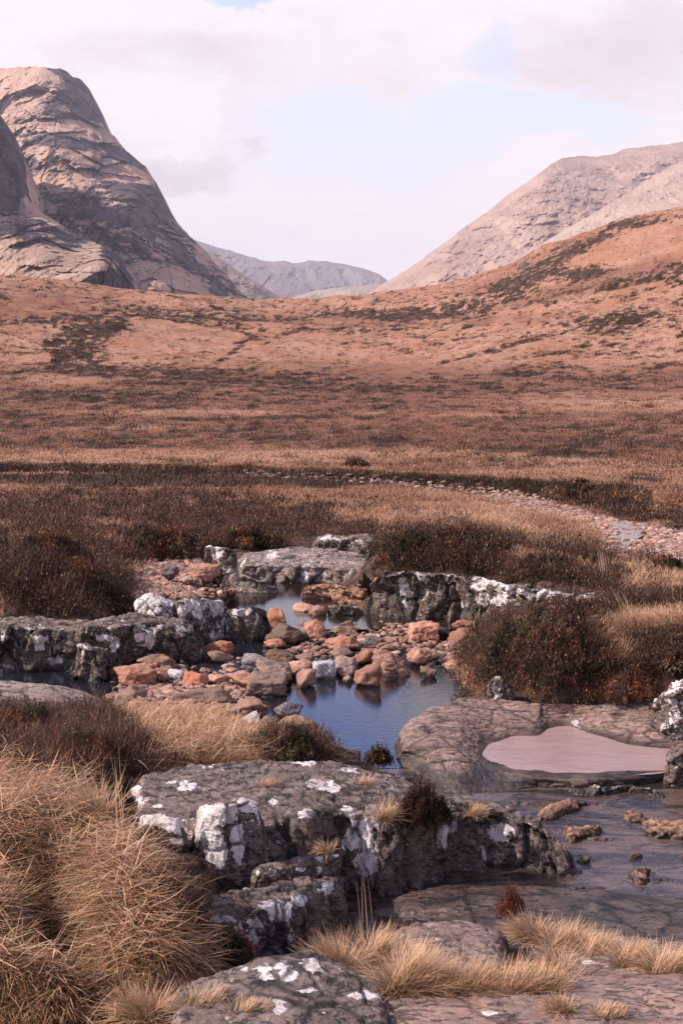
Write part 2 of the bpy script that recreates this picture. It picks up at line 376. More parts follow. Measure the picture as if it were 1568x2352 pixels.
CUV = _uv(C[:, 0], C[:, 1], C[:, 2])
def _phi(r2): return .5*r2*np.log(r2 + 1e-12)
_A = _phi(((CUV[:, None] - CUV[None])**2).sum(-1)); _n = len(C)
_M = np.zeros((_n+3, _n+3)); _M[:_n, :_n] = _A + np.eye(_n)*2e-4
_M[:_n, _n] = 1; _M[:_n, _n+1:] = CUV; _M[_n:, :_n] = _M[:_n, _n:].T
_w = np.linalg.solve(_M, np.concatenate([C[:, 3], [0, 0, 0]]))
def base_z(x, y):
    x = np.ravel(x); y = np.ravel(y); q = np.stack([x/y*2.2, np.log(y)], -1); out = np.empty(len(q))
    for k in range(0, len(q), 60000):
        p = q[k:k+60000]; r2 = (p[:, 0:1] - CUV[None, :, 0])**2 + (p[:, 1:2] - CUV[None, :, 1])**2
        out[k:k+60000] = _phi(r2) @ _w[:_n] + _w[_n] + p @ _w[_n+1:]
    return CAMZ + out*y
STREAM = np.array([WZ(a, b, -2.3)[:2] for a, b in ((-500, 1078), (100, 1083), (300, 1089), (500, 1096), (700, 1104), (860, 1111), (1000, 1121), (1120, 1135), (1220, 1152), (1300, 1163), (1420, 1192), (1568, 1208), (1900, 1230))])
def distline(x, y, L):
    d = np.full(len(x), 1e9)
    for a, b in zip(L[:-1], L[1:]):
        ab = b - a; t = np.clip(((x-a[0])*ab[0] + (y-a[1])*ab[1])/(ab@ab), 0, 1)
        d = np.minimum(d, np.hypot(x - a[0] - t*ab[0], y - a[1] - t*ab[1]))
    return d
def pit(x, y): return sstep(np.hypot((x + 1.98)/.60, (y - 6.6)/.80), 1.2, .6)
def ground_z(x, y):
    x = np.ravel(np.asarray(x, float)); y = np.ravel(np.asarray(y, float)); z = base_z(x, y)
    P = np.stack([x, y, 0*x], 1)
    near = sstep(y, 60, 25)
    z += near*((.03 + .04*sstep(y, 9, 14))*fbm(P*1.1, 4, seed=3)) + (1-near)*fbm(P*.16, 4, seed=5)*np.clip(y*.0016, 0, .6)
    far = sstep(y, 170, 260)
    z += far*(ridged(P*.012 + 4, 4, seed=9)*2.6 + fbm(P*.05, 4, seed=12)*.9)
    m = (y > 25) & (y < 120)
    d = distline(x[m], y[m], STREAM)
    z[m] -= .75*sstep(d, 3.0, 1.2)
    z -= 1.5*pit(x, y)
    return z
def gp(px, py, it=60):
    """first visible hit of the terrain at a sheet position"""
    px = np.atleast_1d(np.asarray(px, float)); py = np.atleast_1d(np.asarray(py, float)); out = np.zeros((len(px), 3))
    Ys = np.exp(np.linspace(math.log(4), math.log(700), 420))
    for k in range(len(px)):
        P = WY(px[k], py[k], Ys); g = ground_z(P[:, 0], P[:, 1]); h = np.where(P[:, 2] <= g)[0]
        j = h[0] if len(h) else len(Ys) - 1
        out[k] = (P[j, 0], P[j, 1], g[j])
    return out

# ------------------------------------------------------------------ cover map: what grows where
def paint(px, py, val, ell):
    for cx_, cy_, rx, ry, rot, v, soft in ell:
        a = math.radians(rot); dx, dy = px - cx_, py - cy_
        X = (dx*math.cos(a) + dy*math.sin(a))/rx; Y = (-dx*math.sin(a) + dy*math.cos(a))/ry
        m = sstep(np.sqrt(X*X + Y*Y), 1 + soft, 1 - soft)
        val = val*(1-m) + v*m
    return val
HEATHER = [  # cx, cy, rx, ry, rot, value, softness
    (784, 640, 1600, 250, 0, .34, .05), (900, 960, 1700, 90, 0, .40, .3), (200, 1000, 500, 70, 0, .46, .3), (1250, 880, 500, 22, 2, .38, .4), (500, 868, 520, 22, 2, .56, .6), (1250, 855, 180, 14, 4, .52, .5),
    (340, 770, 120, 45, 0, .12, .3), (640, 800, 200, 40, 0, .20, .4), (1050, 830, 250, 26, -6, .14, .5), (960, 760, 260, 40, 0, .36, .4), (1300, 720, 260, 60, -10, .33, .5), (1200, 660, 200, 30, -18, .45, .4),
    (1450, 590, 170, 55, -16, .12, .4), (1340, 628, 62, 18, -8, .68, .6), (1430, 738, 70, 22, -12, .66, .7), (1540, 620, 60, 14, -20, .66, .5), (1280, 596, 150, 15, -26, .70, .5), (1200, 645, 90, 16, -16, .7, .5), (1460, 512, 70, 12, -8, .7, .5), (1120, 690, 110, 14, -8, .6, .4), (900, 722, 180, 14, 0, .62, .4), (1400, 655, 200, 14, -12, .5, .5),
    (170, 790, 150, 34, -28, .70, .5), (100, 700, 110, 18, -8, .25, .4), (240, 728, 330, 10, -3, .55, .5), (500, 728, 200, 12, 3, .6, .5), (530, 812, 60, 7, -35, .60, .6), (640, 768, 90, 6, -12, .58, .6), (820, 756, 120, 6, 0, .52, .6), (960, 776, 60, 6, 22, .52, .6), (430, 738, 90, 5, 8, .62, .6), (560, 764, 60, 6, 22, .6, .6), (1150, 800, 160, 6, -14, .55, .6), (1350, 800, 200, 7, -8, .5, .6), (40, 830, 90, 22, 0, .35, .5), (230, 900, 240, 24, 2, .52, .5), (150, 875, 90, 12, 0, .2, .5),
    (1500, 925, 350, 22, 0, .22, .5), (1380, 1000, 300, 24, 4, .54, .5), (700, 1000, 300, 26, 0, .46, .5), (1000, 950, 200, 12, 0, .3, .5), (400, 950, 260, 10, 0, .30, .5),
    (500, 1048, 800, 16, 0, .12, .4), (1350, 1070, 450, 28, 4, .30, .5), (1450, 1110, 60, 16, 0, .8, .5), (1490, 1130, 120, 20, 10, .22, .5), (1250, 1040, 160, 14, 2, .6, .5),
    (600, 1108, 900, 14, 1, .93, .3), (784, 1230, 1000, 110, 0, .58, .25), (700, 1150, 300, 26, 3, .60, .4), (1000, 1165, 360, 36, 4, .35, .4), (1230, 1215, 180, 52, 14, .0, .35), (1060, 1150, 230, 30, 6, .1, .4), (900, 1195, 150, 16, 4, .25, .4), (650, 1130, 120, 10, 2, .25, .5), (420, 1230, 60, 16, 10, .3, .5), (120, 1215, 70, 12, 0, .3, .5), (60, 1255, 50, 18, 20, .25, .5), (260, 1255, 50, 12, 0, .35, .5),
    (200, 1290, 320, 150, 0, .66, .2), (190, 1170, 160, 50, 0, .60, .5), (30, 1320, 60, 80, 0, .55, .5), (250, 1210, 70, 14, 10, .45, .5), (520, 1190, 140, 22, 6, .75, .5), (560, 1240, 120, 26, 6, .95, .4),
    (1150, 1290, 330, 50, 5, .78, .3), (1230, 1290, 110, 18, 6, .2, .4), (1490, 1340, 150, 36, 4, .12, .4), (1350, 1330, 90, 22, 0, .75, .4), (1350, 1480, 330, 130, 0, .80, .2), (1500, 1385, 120, 16, 0, .9, .5), (1460, 1440, 80, 38, 10, .0, .4), (1540, 1425, 50, 24, 0, .15, .4),
    (1420, 1515, 60, 50, 30, .0, .5), (1370, 1500, 40, 16, 10, .2, .5), (1540, 1500, 30, 26, 0, .9, .4), (1555, 1530, 30, 30, 0, .2, .5), (1350, 1545, 60, 14, 20, .3, .5),
    (250, 1410, 260, 26, 0, .35, .4), (380, 1690, 420, 70, 4, .06, .25), (60, 1690, 190, 110, 0, .80, .35), (200, 1740, 110, 60, 0, .7, .4), (680, 1700, 60, 45, 0, .8, .4), (40, 1820, 80, 60, 0, .3, .5),
    (300, 2000, 420, 190, 0, .17, .2), (40, 1960, 90, 60, 0, .45, .5), (420, 2130, 90, 70, 0, .45, .4), (250, 1800, 60, 40, 0, .5, .5), (784, 2900, 2000, 560, 0, .0, .1)]
ROCKPOLY = [(0, 1412), (250, 1418), (300, 1335), (330, 1292), (450, 1292), (465, 1258), (620, 1255), (700, 1235), (870, 1245), (880, 1312), (1100, 1320), (1420, 1365), (1400, 1400), (1110, 1430), (1056, 1500), (1045, 1575),
            (1120, 1612), (1568, 1608), (2600, 1600), (2600, 2160), (1568, 2200), (1568, 2800), (430, 2800), (400, 2352), (480, 2230), (430, 2060), (300, 1960), (290, 1800), (420, 1760), (600, 1752), (740, 1745), (725, 1702), (600, 1690), (520, 1650), (250, 1637), (0, 1645), (-900, 1600), (-900, 1412)]
GRAVEL = [(1080, 1128), (1150, 1130), (1240, 1148), (1330, 1172), (1420, 1196), (1568, 1214), (2400, 1260), (2400, 1330), (1568, 1286), (1540, 1300), (1480, 1302), (1440, 1310), (1390, 1292), (1365, 1272), (1382, 1235), (1372, 1210), (1300, 1188), (1220, 1172), (1130, 1150)]
def cover(P):
    px, py = PROJ(P); y = P[:, 1]
    nA = fbm(P*np.array([.9, .9, .9]), 3, seed=21); wob = np.clip(2600/y, 4, 90)
    qx = px + nA*wob*.5; qy = py + fbm(P*1.3 + 9, 2, seed=22)*np.clip(500/y, 1, 14)
    h = paint(qx, qy, np.full(len(P), .3), HEATHER)
    near = sstep(y, 60, 30)
    n1 = fbm(P*1.1, 4, seed=31); n2 = fbm(P*.30, 5, seed=33, gain=.62); n3 = fbm(P*.11, 5, seed=34, gain=.65)
    n4 = fbm(P*.8, 4, seed=35, gain=.6)
    n = near*n1 + (1-near)*(.45*n2 + .35*n3 + .65*n4)
    hv = h + n*(.40*near + .52*(1 - near))
    rock = inpoly(qx, qy, ROCKPOLY) & (y < 45)
    grav = inpoly(qx, qy, GRAVEL) & (y < 70) & (y > 24)
    hole = sstep(pit(P[:, 0], P[:, 1]), .1, .6)  # pit: its shade is painted into the ground colour
    m = (y > 25) & (y < 120); d = np.full(len(P), 9.); d[m] = distline(P[m, 0], P[m, 1], STREAM); bank = sstep(d, 3.3, 2.7)*(px < 1500)  # bank: shadow under the overhanging grass, painted as a dark band
    hole = np.maximum(hole, bank)  # painted shade mask: pit plus the bank's shadow band
    return hv, rock.astype(float), grav.astype(float), hole

PALE = [(784, 960, 2600, 120, 0, 1.0, .22), (500, 1048, 800, 16, 0, .0, .4), (1350, 1078, 450, 26, 4, .2, .5), (1500, 925, 350, 20, 0, .15, .5), (400, 950, 260, 9, 0, .2, .5), (1000, 950, 200, 10, 0, .3, .5), (150, 872, 110, 14, 0, .3, .5), (300, 985, 200, 10, 0, .5, .5),
    (1490, 1130, 120, 20, 10, .2, .5), (784, 1180, 1200, 90, 0, .75, .4), (1230, 1215, 170, 50, 14, .1, .35), (1090, 1140, 150, 22, 6, .35, .4), (900, 735, 400, 14, 0, .6, .5), (1350, 655, 250, 22, -14, .7, .5), (100, 700, 200, 40, 0, .55, .4), (1250, 590, 200, 20, -22, .5, .5)]
def rustness(P):
    px, py = PROJ(P); r = paint(px + 30*fbm(P*.05, 3, seed=71), py + 8*fbm(P*.08, 3, seed=72), np.zeros(len(P)), PALE)
    return np.clip(r + .35*fbm(P*.14, 4, seed=73)*(r > .02), 0, 1)
nu, nv = 760, 1050
us = np.linspace(-.62, .62, nu); vs = np.exp(np.linspace(math.log(2.2), math.log(1150), nv))
GX = us[None]*vs[:, None]; GY = np.broadcast_to(vs[:, None], GX.shape)
GZ = ground_z(GX, GY).reshape(GX.shape); GRID = np.stack([GX, GY, GZ], -1)
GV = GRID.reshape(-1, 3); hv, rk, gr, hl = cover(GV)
mg, t, b = newmat('moor_turf')
pos = t.node('ShaderNodeNewGeometry').outputs['Position']
n1 = t.noise(pos, .9, 8, .65); n2 = t.noise(pos, 7, 6, .65); n3 = t.noise(pos, .07, 6, .6)
gc = t.mix(t.ramp(n1, .35, .65), (.29, .145, .098), (.43, .245, .172)); gc = t.mix(t.m('MULTIPLY', t.ramp(n3, .42, .62), .8), gc, (.31, .14, .082))
gc = t.mix(t.m('MULTIPLY', t.ramp(n2, .5, .7), .6), gc, (.17, .085, .06))
hc = t.mix(t.ramp(n2, .4, .65), (.045, .03, .024), (.11, .065, .045))
gc = t.mix(t.m('MULTIPLY', t.attr('rust'), t.ramp(n1, .3, .6, .6, 1.0)), gc, t.mix(t.ramp(n2, .4, .62), (.13, .058, .040), (.23, .108, .074)))
c = t.mix(t.ramp(t.attr('heather'), .44, .60), gc, hc)
rc = t.mix(t.ramp(t.noise(pos, 5, 8, .7), .42, .6), (.035, .025, .021), (.14, .08, .058))
c = t.mix(t.attr('rock'), c, rc)
c = t.mix(t.attr('gravel'), c, t.mix(t.ramp(t.noise(pos, 6, 6, .7), .4, .6), (.16, .085, .065), (.36, .21, .16)))
c = t.mix(t.attr('hole'), c, (.02, .014, .011))  # near-black painted shade, in the pit and along the far stream bank
t.l.new(c, b.inputs['Base Color']); b.inputs['Roughness'].default_value = .95; b.inputs['Specular IOR Level'].default_value = .1
bump(t, b, t.m('ADD', n1, t.m('MULTIPLY', n2, .5)), .8, .12)
ground = mesh('ground', GV, gridfaces(nv, nu), mg, attrs=dict(heather=hv, rock=rk, gravel=gr, hole=hl, rust=rustness(GV)), loc=(0, 0, 0)); tag(ground, kind='structure')  # hole: painted shade of the pit and the far stream bank

# visible-area weights of the terrain cells, for strewing plants
gpx, gpy = PROJ(GRID)
e1x, e1y = gpx[:-1, 1:] - gpx[:-1, :-1], gpy[:-1, 1:] - gpy[:-1, :-1]
e2x, e2y = gpx[1:, :-1] - gpx[:-1, :-1], gpy[1:, :-1] - gpy[:-1, :-1]
AREA = np.clip(-(e1x*e2y - e1y*e2x), 0, 400)
hor = np.full(nu-1, 1e9); VIS = np.zeros(AREA.shape, bool)
for r in range(nv-1):
    VIS[r] = gpy[r, :-1] < hor + np.clip(40*20/vs[r], 2, 60); hor = np.minimum(hor, gpy[r, :-1])
inframe = (gpx[:-1, :-1] > -260) & (gpx[:-1, :-1] < 1830) & (gpy[:-1, :-1] < 2750)
WT0 = AREA*VIS*inframe
HV, RK, GR, HL = (q.reshape(nv, nu)[:-1, :-1] for q in (hv, rk, gr, hl))
def strew(n, wt, rng):
    p = wt.ravel(); p = p/p.sum(); k = rng.choice(len(p), n, p=p)
    r, c_ = np.divmod(k, nu-1); a, b_ = rng.random(n), rng.random(n)
    return (GRID[r, c_]*((1-a)*(1-b_))[:, None] + GRID[r, c_+1]*(a*(1-b_))[:, None] + GRID[r+1, c_]*((1-a)*b_)[:, None] + GRID[r+1, c_+1]*(a*b_)[:, None]), k
# ------------------------------------------------------------------ valley floor, mountains
mv, t, b = newmat('valley_turf'); b.inputs['Base Color'].default_value = (.3, .2, .14, 1); b.inputs['Roughness'].default_value = 1
V = np.array([(-7000, -3000, -70), (7000, -3000, -70), (7000, 14000, -70), (-7000, 14000, -70)], float); F = np.array([(0, 1, 2, 3)])
tag(mesh('valley_floor', V, F, mv, loc=(0, 0, -70)), kind='structure')

def mountainmat(name, rock1, rock2, g1, g2, th, sc=1.0, rdark=(.05, .04, .05), stre=0.0):
    m, t, b = newmat(name)
    geo = t.node('ShaderNodeNewGeometry'); pos = geo.outputs['Position']
    s = t.node('ShaderNodeSeparateXYZ'); t.l.new(geo.outputs['Normal'], s.inputs[0])
    pos = t.scale(pos, (1, .35, 1.25)); n1 = t.noise(pos, .012*sc, 9, .68); n2 = t.noise(t.scale(pos, (1, 1, .6)), .05*sc, 8, .70, .4); n3 = t.noise(pos, .004*sc, 5, .6)
    f = t.m('ADD', t.m('MULTIPLY', s.outputs[2], 1.0), t.m('MULTIPLY', t.m('SUBTRACT', n1, .5), 2.0))
    f = t.m('ADD', f, t.m('MULTIPLY', t.m('SUBTRACT', n2, .5), 2.4)); f = t.m('SUBTRACT', f, t.attr('crag'))
    rc = t.mix(t.ramp(n2, .35, .65), rock1, rock2); rc = t.mix(t.ramp(n2, .46, .36), rc, rdark)
    gc = t.mix(t.ramp(n1, .35, .65), g1, g2); gc = t.mix(t.m('MULTIPLY', t.ramp(n2, .54, .68), .35), gc, rock2)
    c = t.mix(t.ramp(f, th - .06, th + .06), rc, gc)
    t.l.new(c, b.inputs['Base Color']); b.inputs['Roughness'].default_value = .95; b.inputs['Specular IOR Level'].default_value = .1
    n4 = t.noise(t.scale(pos, (1, 1, .28)), .11*sc, 6, .7, .3)
    bump(t, b, t.m('ADD', n2, t.m('MULTIPLY', n4, .6)), 1.0, 7/sc)
    return m
def rbf(pts, smooth=1e-4, s=400.):
    pts = np.array(pts, float); X = pts[:, :2]/s; n = len(X)
    A = _phi(((X[:, None] - X[None])**2).sum(-1)) + np.eye(n)*smooth
    M = np.zeros((n+3, n+3)); M[:n, :n] = A; M[:n, n] = 1; M[:n, n+1:] = X; M[n:, :n] = M[:n, n:].T
    w_ = np.linalg.solve(M, np.concatenate([pts[:, 2], [0, 0, 0]]))
    def f(px, py):
        sh = np.shape(px); q = np.stack([np.ravel(px), np.ravel(py)], 1)/s; o = np.empty(len(q))
        for k in range(0, len(q), 60000):
            p = q[k:k+60000]; r2 = ((p[:, None] - X[None])**2).sum(-1); o[k:k+60000] = _phi(r2) @ w_[:n] + w_[n] + p @ w_[n+1:]
        return o.reshape(sh)
    return f
def mountain(name, sky_, base_py, depth, mat, seed, amp, wl, nc=520, nr=360, terr=0.0, back=900, cragf=None, skyj=2.5, gul=1.0, rot=0.0, craggy=1.0):
    x0, x1 = sky_[0][0], sky_[-1][0]; a = np.linspace(x0, x1, nc)
    top = np.interp(a, [q[0] for q in sky_], [q[1] for q in sky_])
    jj = np.stack([a*.035, 0*a, 0*a + seed], 1)
    top = top - skyj*fbm(jj, 5, gain=.6, seed=seed)
    base = np.interp(a, [q[0] for q in base_py], [q[1] for q in base_py]) if isinstance(base_py, list) else np.full(nc, base_py)
    base = np.maximum(base, top + 1)
    tt = np.linspace(0, 1, nr)[:, None]
    PX = np.broadcast_to(a[None], (nr, nc)); PY = base[None]*(1-tt) + top[None]*tt
    D = rbf(depth)(PX, PY); P = WY(PX, PY, D); Q = P.reshape(-1, 3)
    h = Q*np.array([1, .3, 1.25])/wl
    ca, sa = math.cos(rot), math.sin(rot); hr = np.stack([h[:, 0]*ca - h[:, 2]*sa, h[:, 1], h[:, 0]*sa + h[:, 2]*ca], 1)
    big = ridged(h*.55, 4, seed=seed)*1.0
    gully = ridged(hr*np.array([2.6, 1.2, .6]), 6, seed=seed+3, gain=.6)*.75*gul
    fine = fbm(h*4, 6, seed=seed+6, gain=.65)*.36
    fa, _ = facets(hr*np.array([3.2, 2, 1.7]), seed+11); fb, _ = facets(hr*np.array([8, 5, 4.5]) + .5*fine[:, None], seed+12)
    d = big + gully + fine + (.55*fa + .26*fb)*craggy
    if terr:
        zz = Q[:, 2]/(wl*.42) + 1.3*fbm(h*.7, 3, seed=seed+8); fr = zz - np.floor(zz)
        ledge = (sstep(fr, .45, .95) - fr); d = d + terr*ledge
        cr = sstep(fr, .1, .45)*sstep(fr, .98, .8)
    else: cr = np.zeros(len(Q))
    edge = sstep(np.broadcast_to(tt, (nr, nc)), 1.0, .93).reshape(-1)*.85 + .15
    ray = Q - np.array([0, 0, CAMZ]); ray /= np.linalg.norm(ray, axis=1)[:, None]
    Q = Q - ray*(d*amp*edge)[:, None]*1.0
    # keep the drawn skyline: the displacement runs along the line of sight, so the outline stays while the relief is real
    crag = np.zeros(len(Q)) if cragf is None else cragf(PX.ravel(), PY.ravel())
    crag = crag + (.32*cr*terr if terr else 0)
    P = Q.reshape(nr, nc, 3); nb = 14
    tb = np.linspace(0, 1, nb + 1)[1:, None, None]; crest = P[-1][None]
    B = crest + np.array([0, 1, 0])*tb*back; B = np.broadcast_to(B, (nb, nc, 3)).copy(); B[..., 0] += (crest[..., 0]/crest[..., 1])*0
    B[..., 2] = crest[..., 2] - (tb[..., 0]**1.5)*(crest[..., 2] + 90) - tb[..., 0]*back*.10
    B[..., 2] += (fbm(B.reshape(-1, 3)/wl, 3, seed=seed).reshape(nb, nc)*amp*.3)*0
    G = np.concatenate([P, B]); cg = np.concatenate([crag, np.zeros(nb*nc)])
    return tag(mesh(name, G.reshape(-1, 3), gridfaces(nr+nb, nc), mat, attrs=dict(crag=cg)), kind='structure')
def cragpaint(ell, base=0.0): return lambda px, py: paint(px, py, np.full(len(px), base), ell)

ML = mountainmat('crag_and_grass', (.075, .056, .068), (.165, .122, .13), (.40, .25, .19), (.56, .37, .285), .20, rdark=(.03, .024, .034))
MR = mountainmat('grassy_mountain_side', (.20, .14, .14), (.30, .215, .205), (.34, .225, .185), (.46, .32, .262), .05, .8, rdark=(.10, .07, .09))
MP = mountainmat('pale_grass_slope', (.25, .18, .18), (.36, .27, .26), (.37, .265, .215), (.47, .345, .285), .06, .8, rdark=(.14, .10, .11))
MF = mountainmat('far_ridge_cover', (.16, .13, .15), (.22, .18, .20), (.20, .16, .17), (.26, .20, .19), .3, .4)
MG = mountainmat('far_lit_slope', (.18, .14, .135), (.25, .2, .18), (.28, .205, .17), (.36, .27, .22), .2, .5)

MD = mountainmat('dark_buttress_rock', (.042, .032, .040), (.105, .078, .086), (.36, .23, .175), (.52, .35, .27), .20, rdark=(.02, .016, .022))
# far ridge closing the valley
mountain('distant_ridge', [(380, 540), (450, 552), (475, 561), (510, 570), (560, 585), (600, 598), (625, 601), (650, 598), (675, 604), (690, 604), (712, 598), (750, 600), (790, 607), (830, 615), (860, 625), (885, 640), (905, 662), (960, 700), (1020, 740)], 790,
         [(400, 560, 9500), (640, 600, 9600), (880, 640, 9500), (640, 700, 8000), (400, 700, 8000), (900, 720, 8200)], MF, 11, 260, 1400, craggy=.5, nc=500, nr=160, back=2000, skyj=1.5)
mountain('distant_foothill', [(540, 640), (580, 618), (620, 622), (660, 640), (720, 650), (790, 654), (830, 660), (900, 690), (960, 730)], 790,
         [(540, 660, 7000), (900, 690, 7200), (700, 650, 7300), (700, 740, 5600)], MF, 14, 160, 900, nc=400, nr=120, back=1500, skyj=1.5)
mountain('valley_spur', [(590, 760), (640, 705), (680, 680), (720, 668), (780, 660), (840, 655), (900, 650), (960, 660), (1000, 700)], 790,
         [(640, 720, 5600), (900, 660, 5400), (760, 670, 5800), (760, 740, 4600)], MG, 17, 130, 800, nc=400, nr=120, back=1200, skyj=1.0)
mountain('lit_spur', [(430, 560), (490, 582), (520, 603), (560, 632), (600, 655), (640, 680), (690, 705), (730, 730), (780, 760)], 790,
         [(440, 600, 4600), (600, 660, 4700), (720, 730, 4900), (560, 740, 3900)], MG, 19, 120, 700, nc=400, nr=160, back=1200, skyj=1.5)
mountain('lower_right_spur', [(690, 750), (740, 728), (800, 705), (850, 684), (900, 664), (980, 660), (1060, 690), (1100, 740)], 790,
         [(700, 740, 4200), (900, 670, 4200), (1050, 700, 4200), (880, 740, 3500)], MG, 23, 90, 600, nc=300, nr=120, back=900, skyj=1.2)
# right mountain: broad back and the paler slope in front
mountain('mountain_right', [(640, 790), (740, 730), (800, 701), (850, 671), (890, 646), (930, 621), (960, 601), (1000, 571), (1030, 551), (1060, 526), (1120, 486), (1160, 451), (1200, 426), (1240, 396), (1262, 379), (1290, 363), (1330, 358), (1370, 359), (1400, 356), (1430, 343), (1500, 334), (1568, 326), (1700, 310), (2100, 360)], 800,
         [(740, 740, 3600), (900, 650, 3700), (1120, 490, 4000), (1260, 385, 4300), (1330, 365, 4600), (1568, 330, 4900), (2000, 350, 5000), (1000, 640, 3300), (1150, 560, 3450), (1300, 450, 3900), (1150, 720, 2900), (900, 750, 3100), (1400, 700, 2900), (1568, 600, 3100), (2000, 600, 3200)],
         MR, 29, 120, 620, craggy=.2, nc=640, nr=420, back=2500, skyj=2.0, rot=.7, gul=.8, cragf=cragpaint([(1120, 580, 230, 120, -40, .12, .5), (1200, 500, 160, 70, -40, .2, .5), (980, 600, 90, 60, -35, .2, .5)]))
mountain('mountain_slope_right', [(960, 735), (1030, 690), (1080, 660), (1130, 628), (1200, 585), (1260, 550), (1300, 526), (1370, 485), (1430, 450), (1500, 405), (1568, 368), (1700, 300), (2100, 250)], 800,
         [(1030, 700, 2700), (1300, 530, 2900), (1568, 370, 3200), (2000, 260, 3300), (1200, 700, 2400), (1568, 560, 2450), (2000, 560, 2500)],
         MP, 37, 70, 420, craggy=.2, nc=560, nr=300, back=500, skyj=2.5, rot=.9, gul=.8, cragf=cragpaint([(1500, 460, 120, 16, -28, .35, .5), (1380, 470, 30, 26, 0, .3, .5), (1240, 620, 120, 12, -30, .3, .5)], -.12))
# left mountain with terraced crags
mountain('mountain_left', [(-700, 300), (-400, 190), (-100, 150), (0, 158), (60, 154), (100, 153), (140, 158), (165, 175), (187, 183), (205, 204), (215, 225), (222, 250), (240, 294), (265, 315), (290, 346), (320, 371), (345, 396), (360, 421), (375, 456), (395, 492), (420, 526), (450, 556), (480, 586), (510, 621), (540, 656), (570, 686), (595, 709), (620, 726), (660, 760)], 800,
         [(-600, 300, 3100), (0, 165, 2900), (130, 165, 2850), (90, 250, 2550), (215, 235, 2950), (0, 300, 2450), (160, 330, 2350), (280, 340, 2700), (0, 450, 2250), (200, 440, 2100), (320, 470, 2150), (390, 490, 2550), (0, 600, 2000), (250, 600, 1850), (380, 600, 1950), (460, 590, 2350), (540, 665, 2350), (500, 720, 1900), (300, 720, 1650), (0, 720, 1700), (620, 735, 2300), (-600, 720, 2000)],
         ML, 43, 60, 300, craggy=1.5, nc=760, nr=620, terr=.9, back=1800, skyj=4,
         cragf=cragpaint([(165, 230, 95, 70, 50, 0.71, .25), (210, 215, 30, 70, -15, 0.85, .4), (70, 350, 60, 50, 0, 0.51, .4), (160, 330, 110, 14, 8, 0.68, .4), (300, 420, 60, 130, -32, 0.77, .3), (360, 520, 70, 90, -40, 0.77, .4), (230, 465, 110, 40, 5, 0.85, .3), (60, 370, 90, 30, 0, 0.34, .4), (330, 560, 90, 60, 0, 0.34, .5), (470, 640, 130, 16, 48, 0.68, .4), (380, 660, 100, 40, 0, -.25, .4), (200, 300, 120, 20, 10, -.3, .4), (220, 385, 150, 22, 10, -.25, .4), (60, 200, 70, 40, 0, -.3, .4)], .02))  # right-flank patches are crags and also paint that side's shade darker
mountain('mountain_buttress', [(-500, 60), (-100, 180), (-30, 230), (0, 262), (20, 290), (38, 340), (47, 400), (60, 456), (85, 480), (110, 496), (160, 526), (200, 550), (230, 562), (255, 572), (280, 590), (292, 622), (300, 660), (306, 692), (330, 740)], 800,
         [(-400, 100, 2000), (0, 270, 1850), (40, 380, 1800), (-100, 400, 1600), (60, 460, 1750), (200, 555, 1650), (285, 600, 1600), (240, 600, 1350), (100, 560, 1400), (0, 600, 1300), (0, 500, 1550), (300, 680, 1500), (200, 680, 1150), (0, 700, 1100), (-400, 600, 1400)],
         MD, 53, 36, 200, craggy=1.4, nc=620, nr=480, terr=.8, back=600, skyj=3,
         cragf=cragpaint([(-20, 380, 90, 130, 0, 1.3, .2), (60, 525, 170, 30, 12, .75, .4), (270, 620, 40, 66, -10, 1.1, .3), (200, 645, 60, 14, 10, .4, .4), (100, 605, 200, 22, 2, -.35, .4), (100, 665, 160, 14, 0, -.1, .4)], .0))
# ------------------------------------------------------------------ water
def sheet(name, pts, z, mat):
    P = np.array([WZ(a, b, z) for a, b in pts]) if not isinstance(pts, np.ndarray) else pts
    me = bpy.data.meshes.new(name); c = P.mean(0); me.from_pydata([tuple(p - c) for p in P], [], [list(range(len(P)))]); me.update()
    me.materials.append(mat); o = bpy.data.objects.new(name, me); COL.objects.link(o); o.location = c
    return tag(o, kind='structure')
POOL = watermat('pool_water', (.012, .013, .018), 1.9, .03, 7, .25, .009, (1, 3.2, 1))
UPOOL = watermat('upper_pool_water', (.02, .014, .012), 2.3, .05, 14, .2, .006, (1, 2.5, 1))
STRW = watermat('stream_water', (.03, .021, .018), 1.9, .06, 9, .6, .022, (1, 2.2, 1), bodynoise=(.12, .075, .06))
ROCKPOOLW = watermat('rock_pool_water', (.40, .275, .265), 2.3, .03, 10, .6, .010, (1, 3.5, 1), bodynoise=(.35, .235, .225))
RIVW = watermat('river_water', (.16, .12, .115), 2.6, .12, 5, .3, .015, (1, 2, 1))
def rect(x0, x1, y0, y1, z): return np.array([(x0, y0, z), (x1, y0, z), (x1, y1, z), (x0, y1, z)], float)
sheet('stream_water', rect(-1.6, 9, 8.9, 13.95, -.004), 0, STRW)
sheet('pool_water', rect(-7, 6, 13.954, 20.4, 0.0), 0, POOL)
sheet('upper_pool_water', rect(-7, 3.2, 20.404, 27, .05), 0, UPOOL)
sheet('rock_pool_water', [(1098, 1735), (1104, 1706), (1135, 1690), (1190, 1681), (1240, 1676), (1252, 1662), (1300, 1655), (1360, 1672), (1410, 1695), (1470, 1708), (1570, 1712), (1580, 1768), (1500, 1778), (1400, 1784), (1300, 1788), (1210, 1783), (1150, 1772)], .10, ROCKPOOLW)
sheet('river_water', [(1345, 1172), (1568, 1205), (2300, 1225), (2300, 1345), (1568, 1310), (1440, 1312), (1360, 1296), (1365, 1225)], -1.57, RIVW)
_z = float(gp(1425, 1235)[0, 2]) + .02
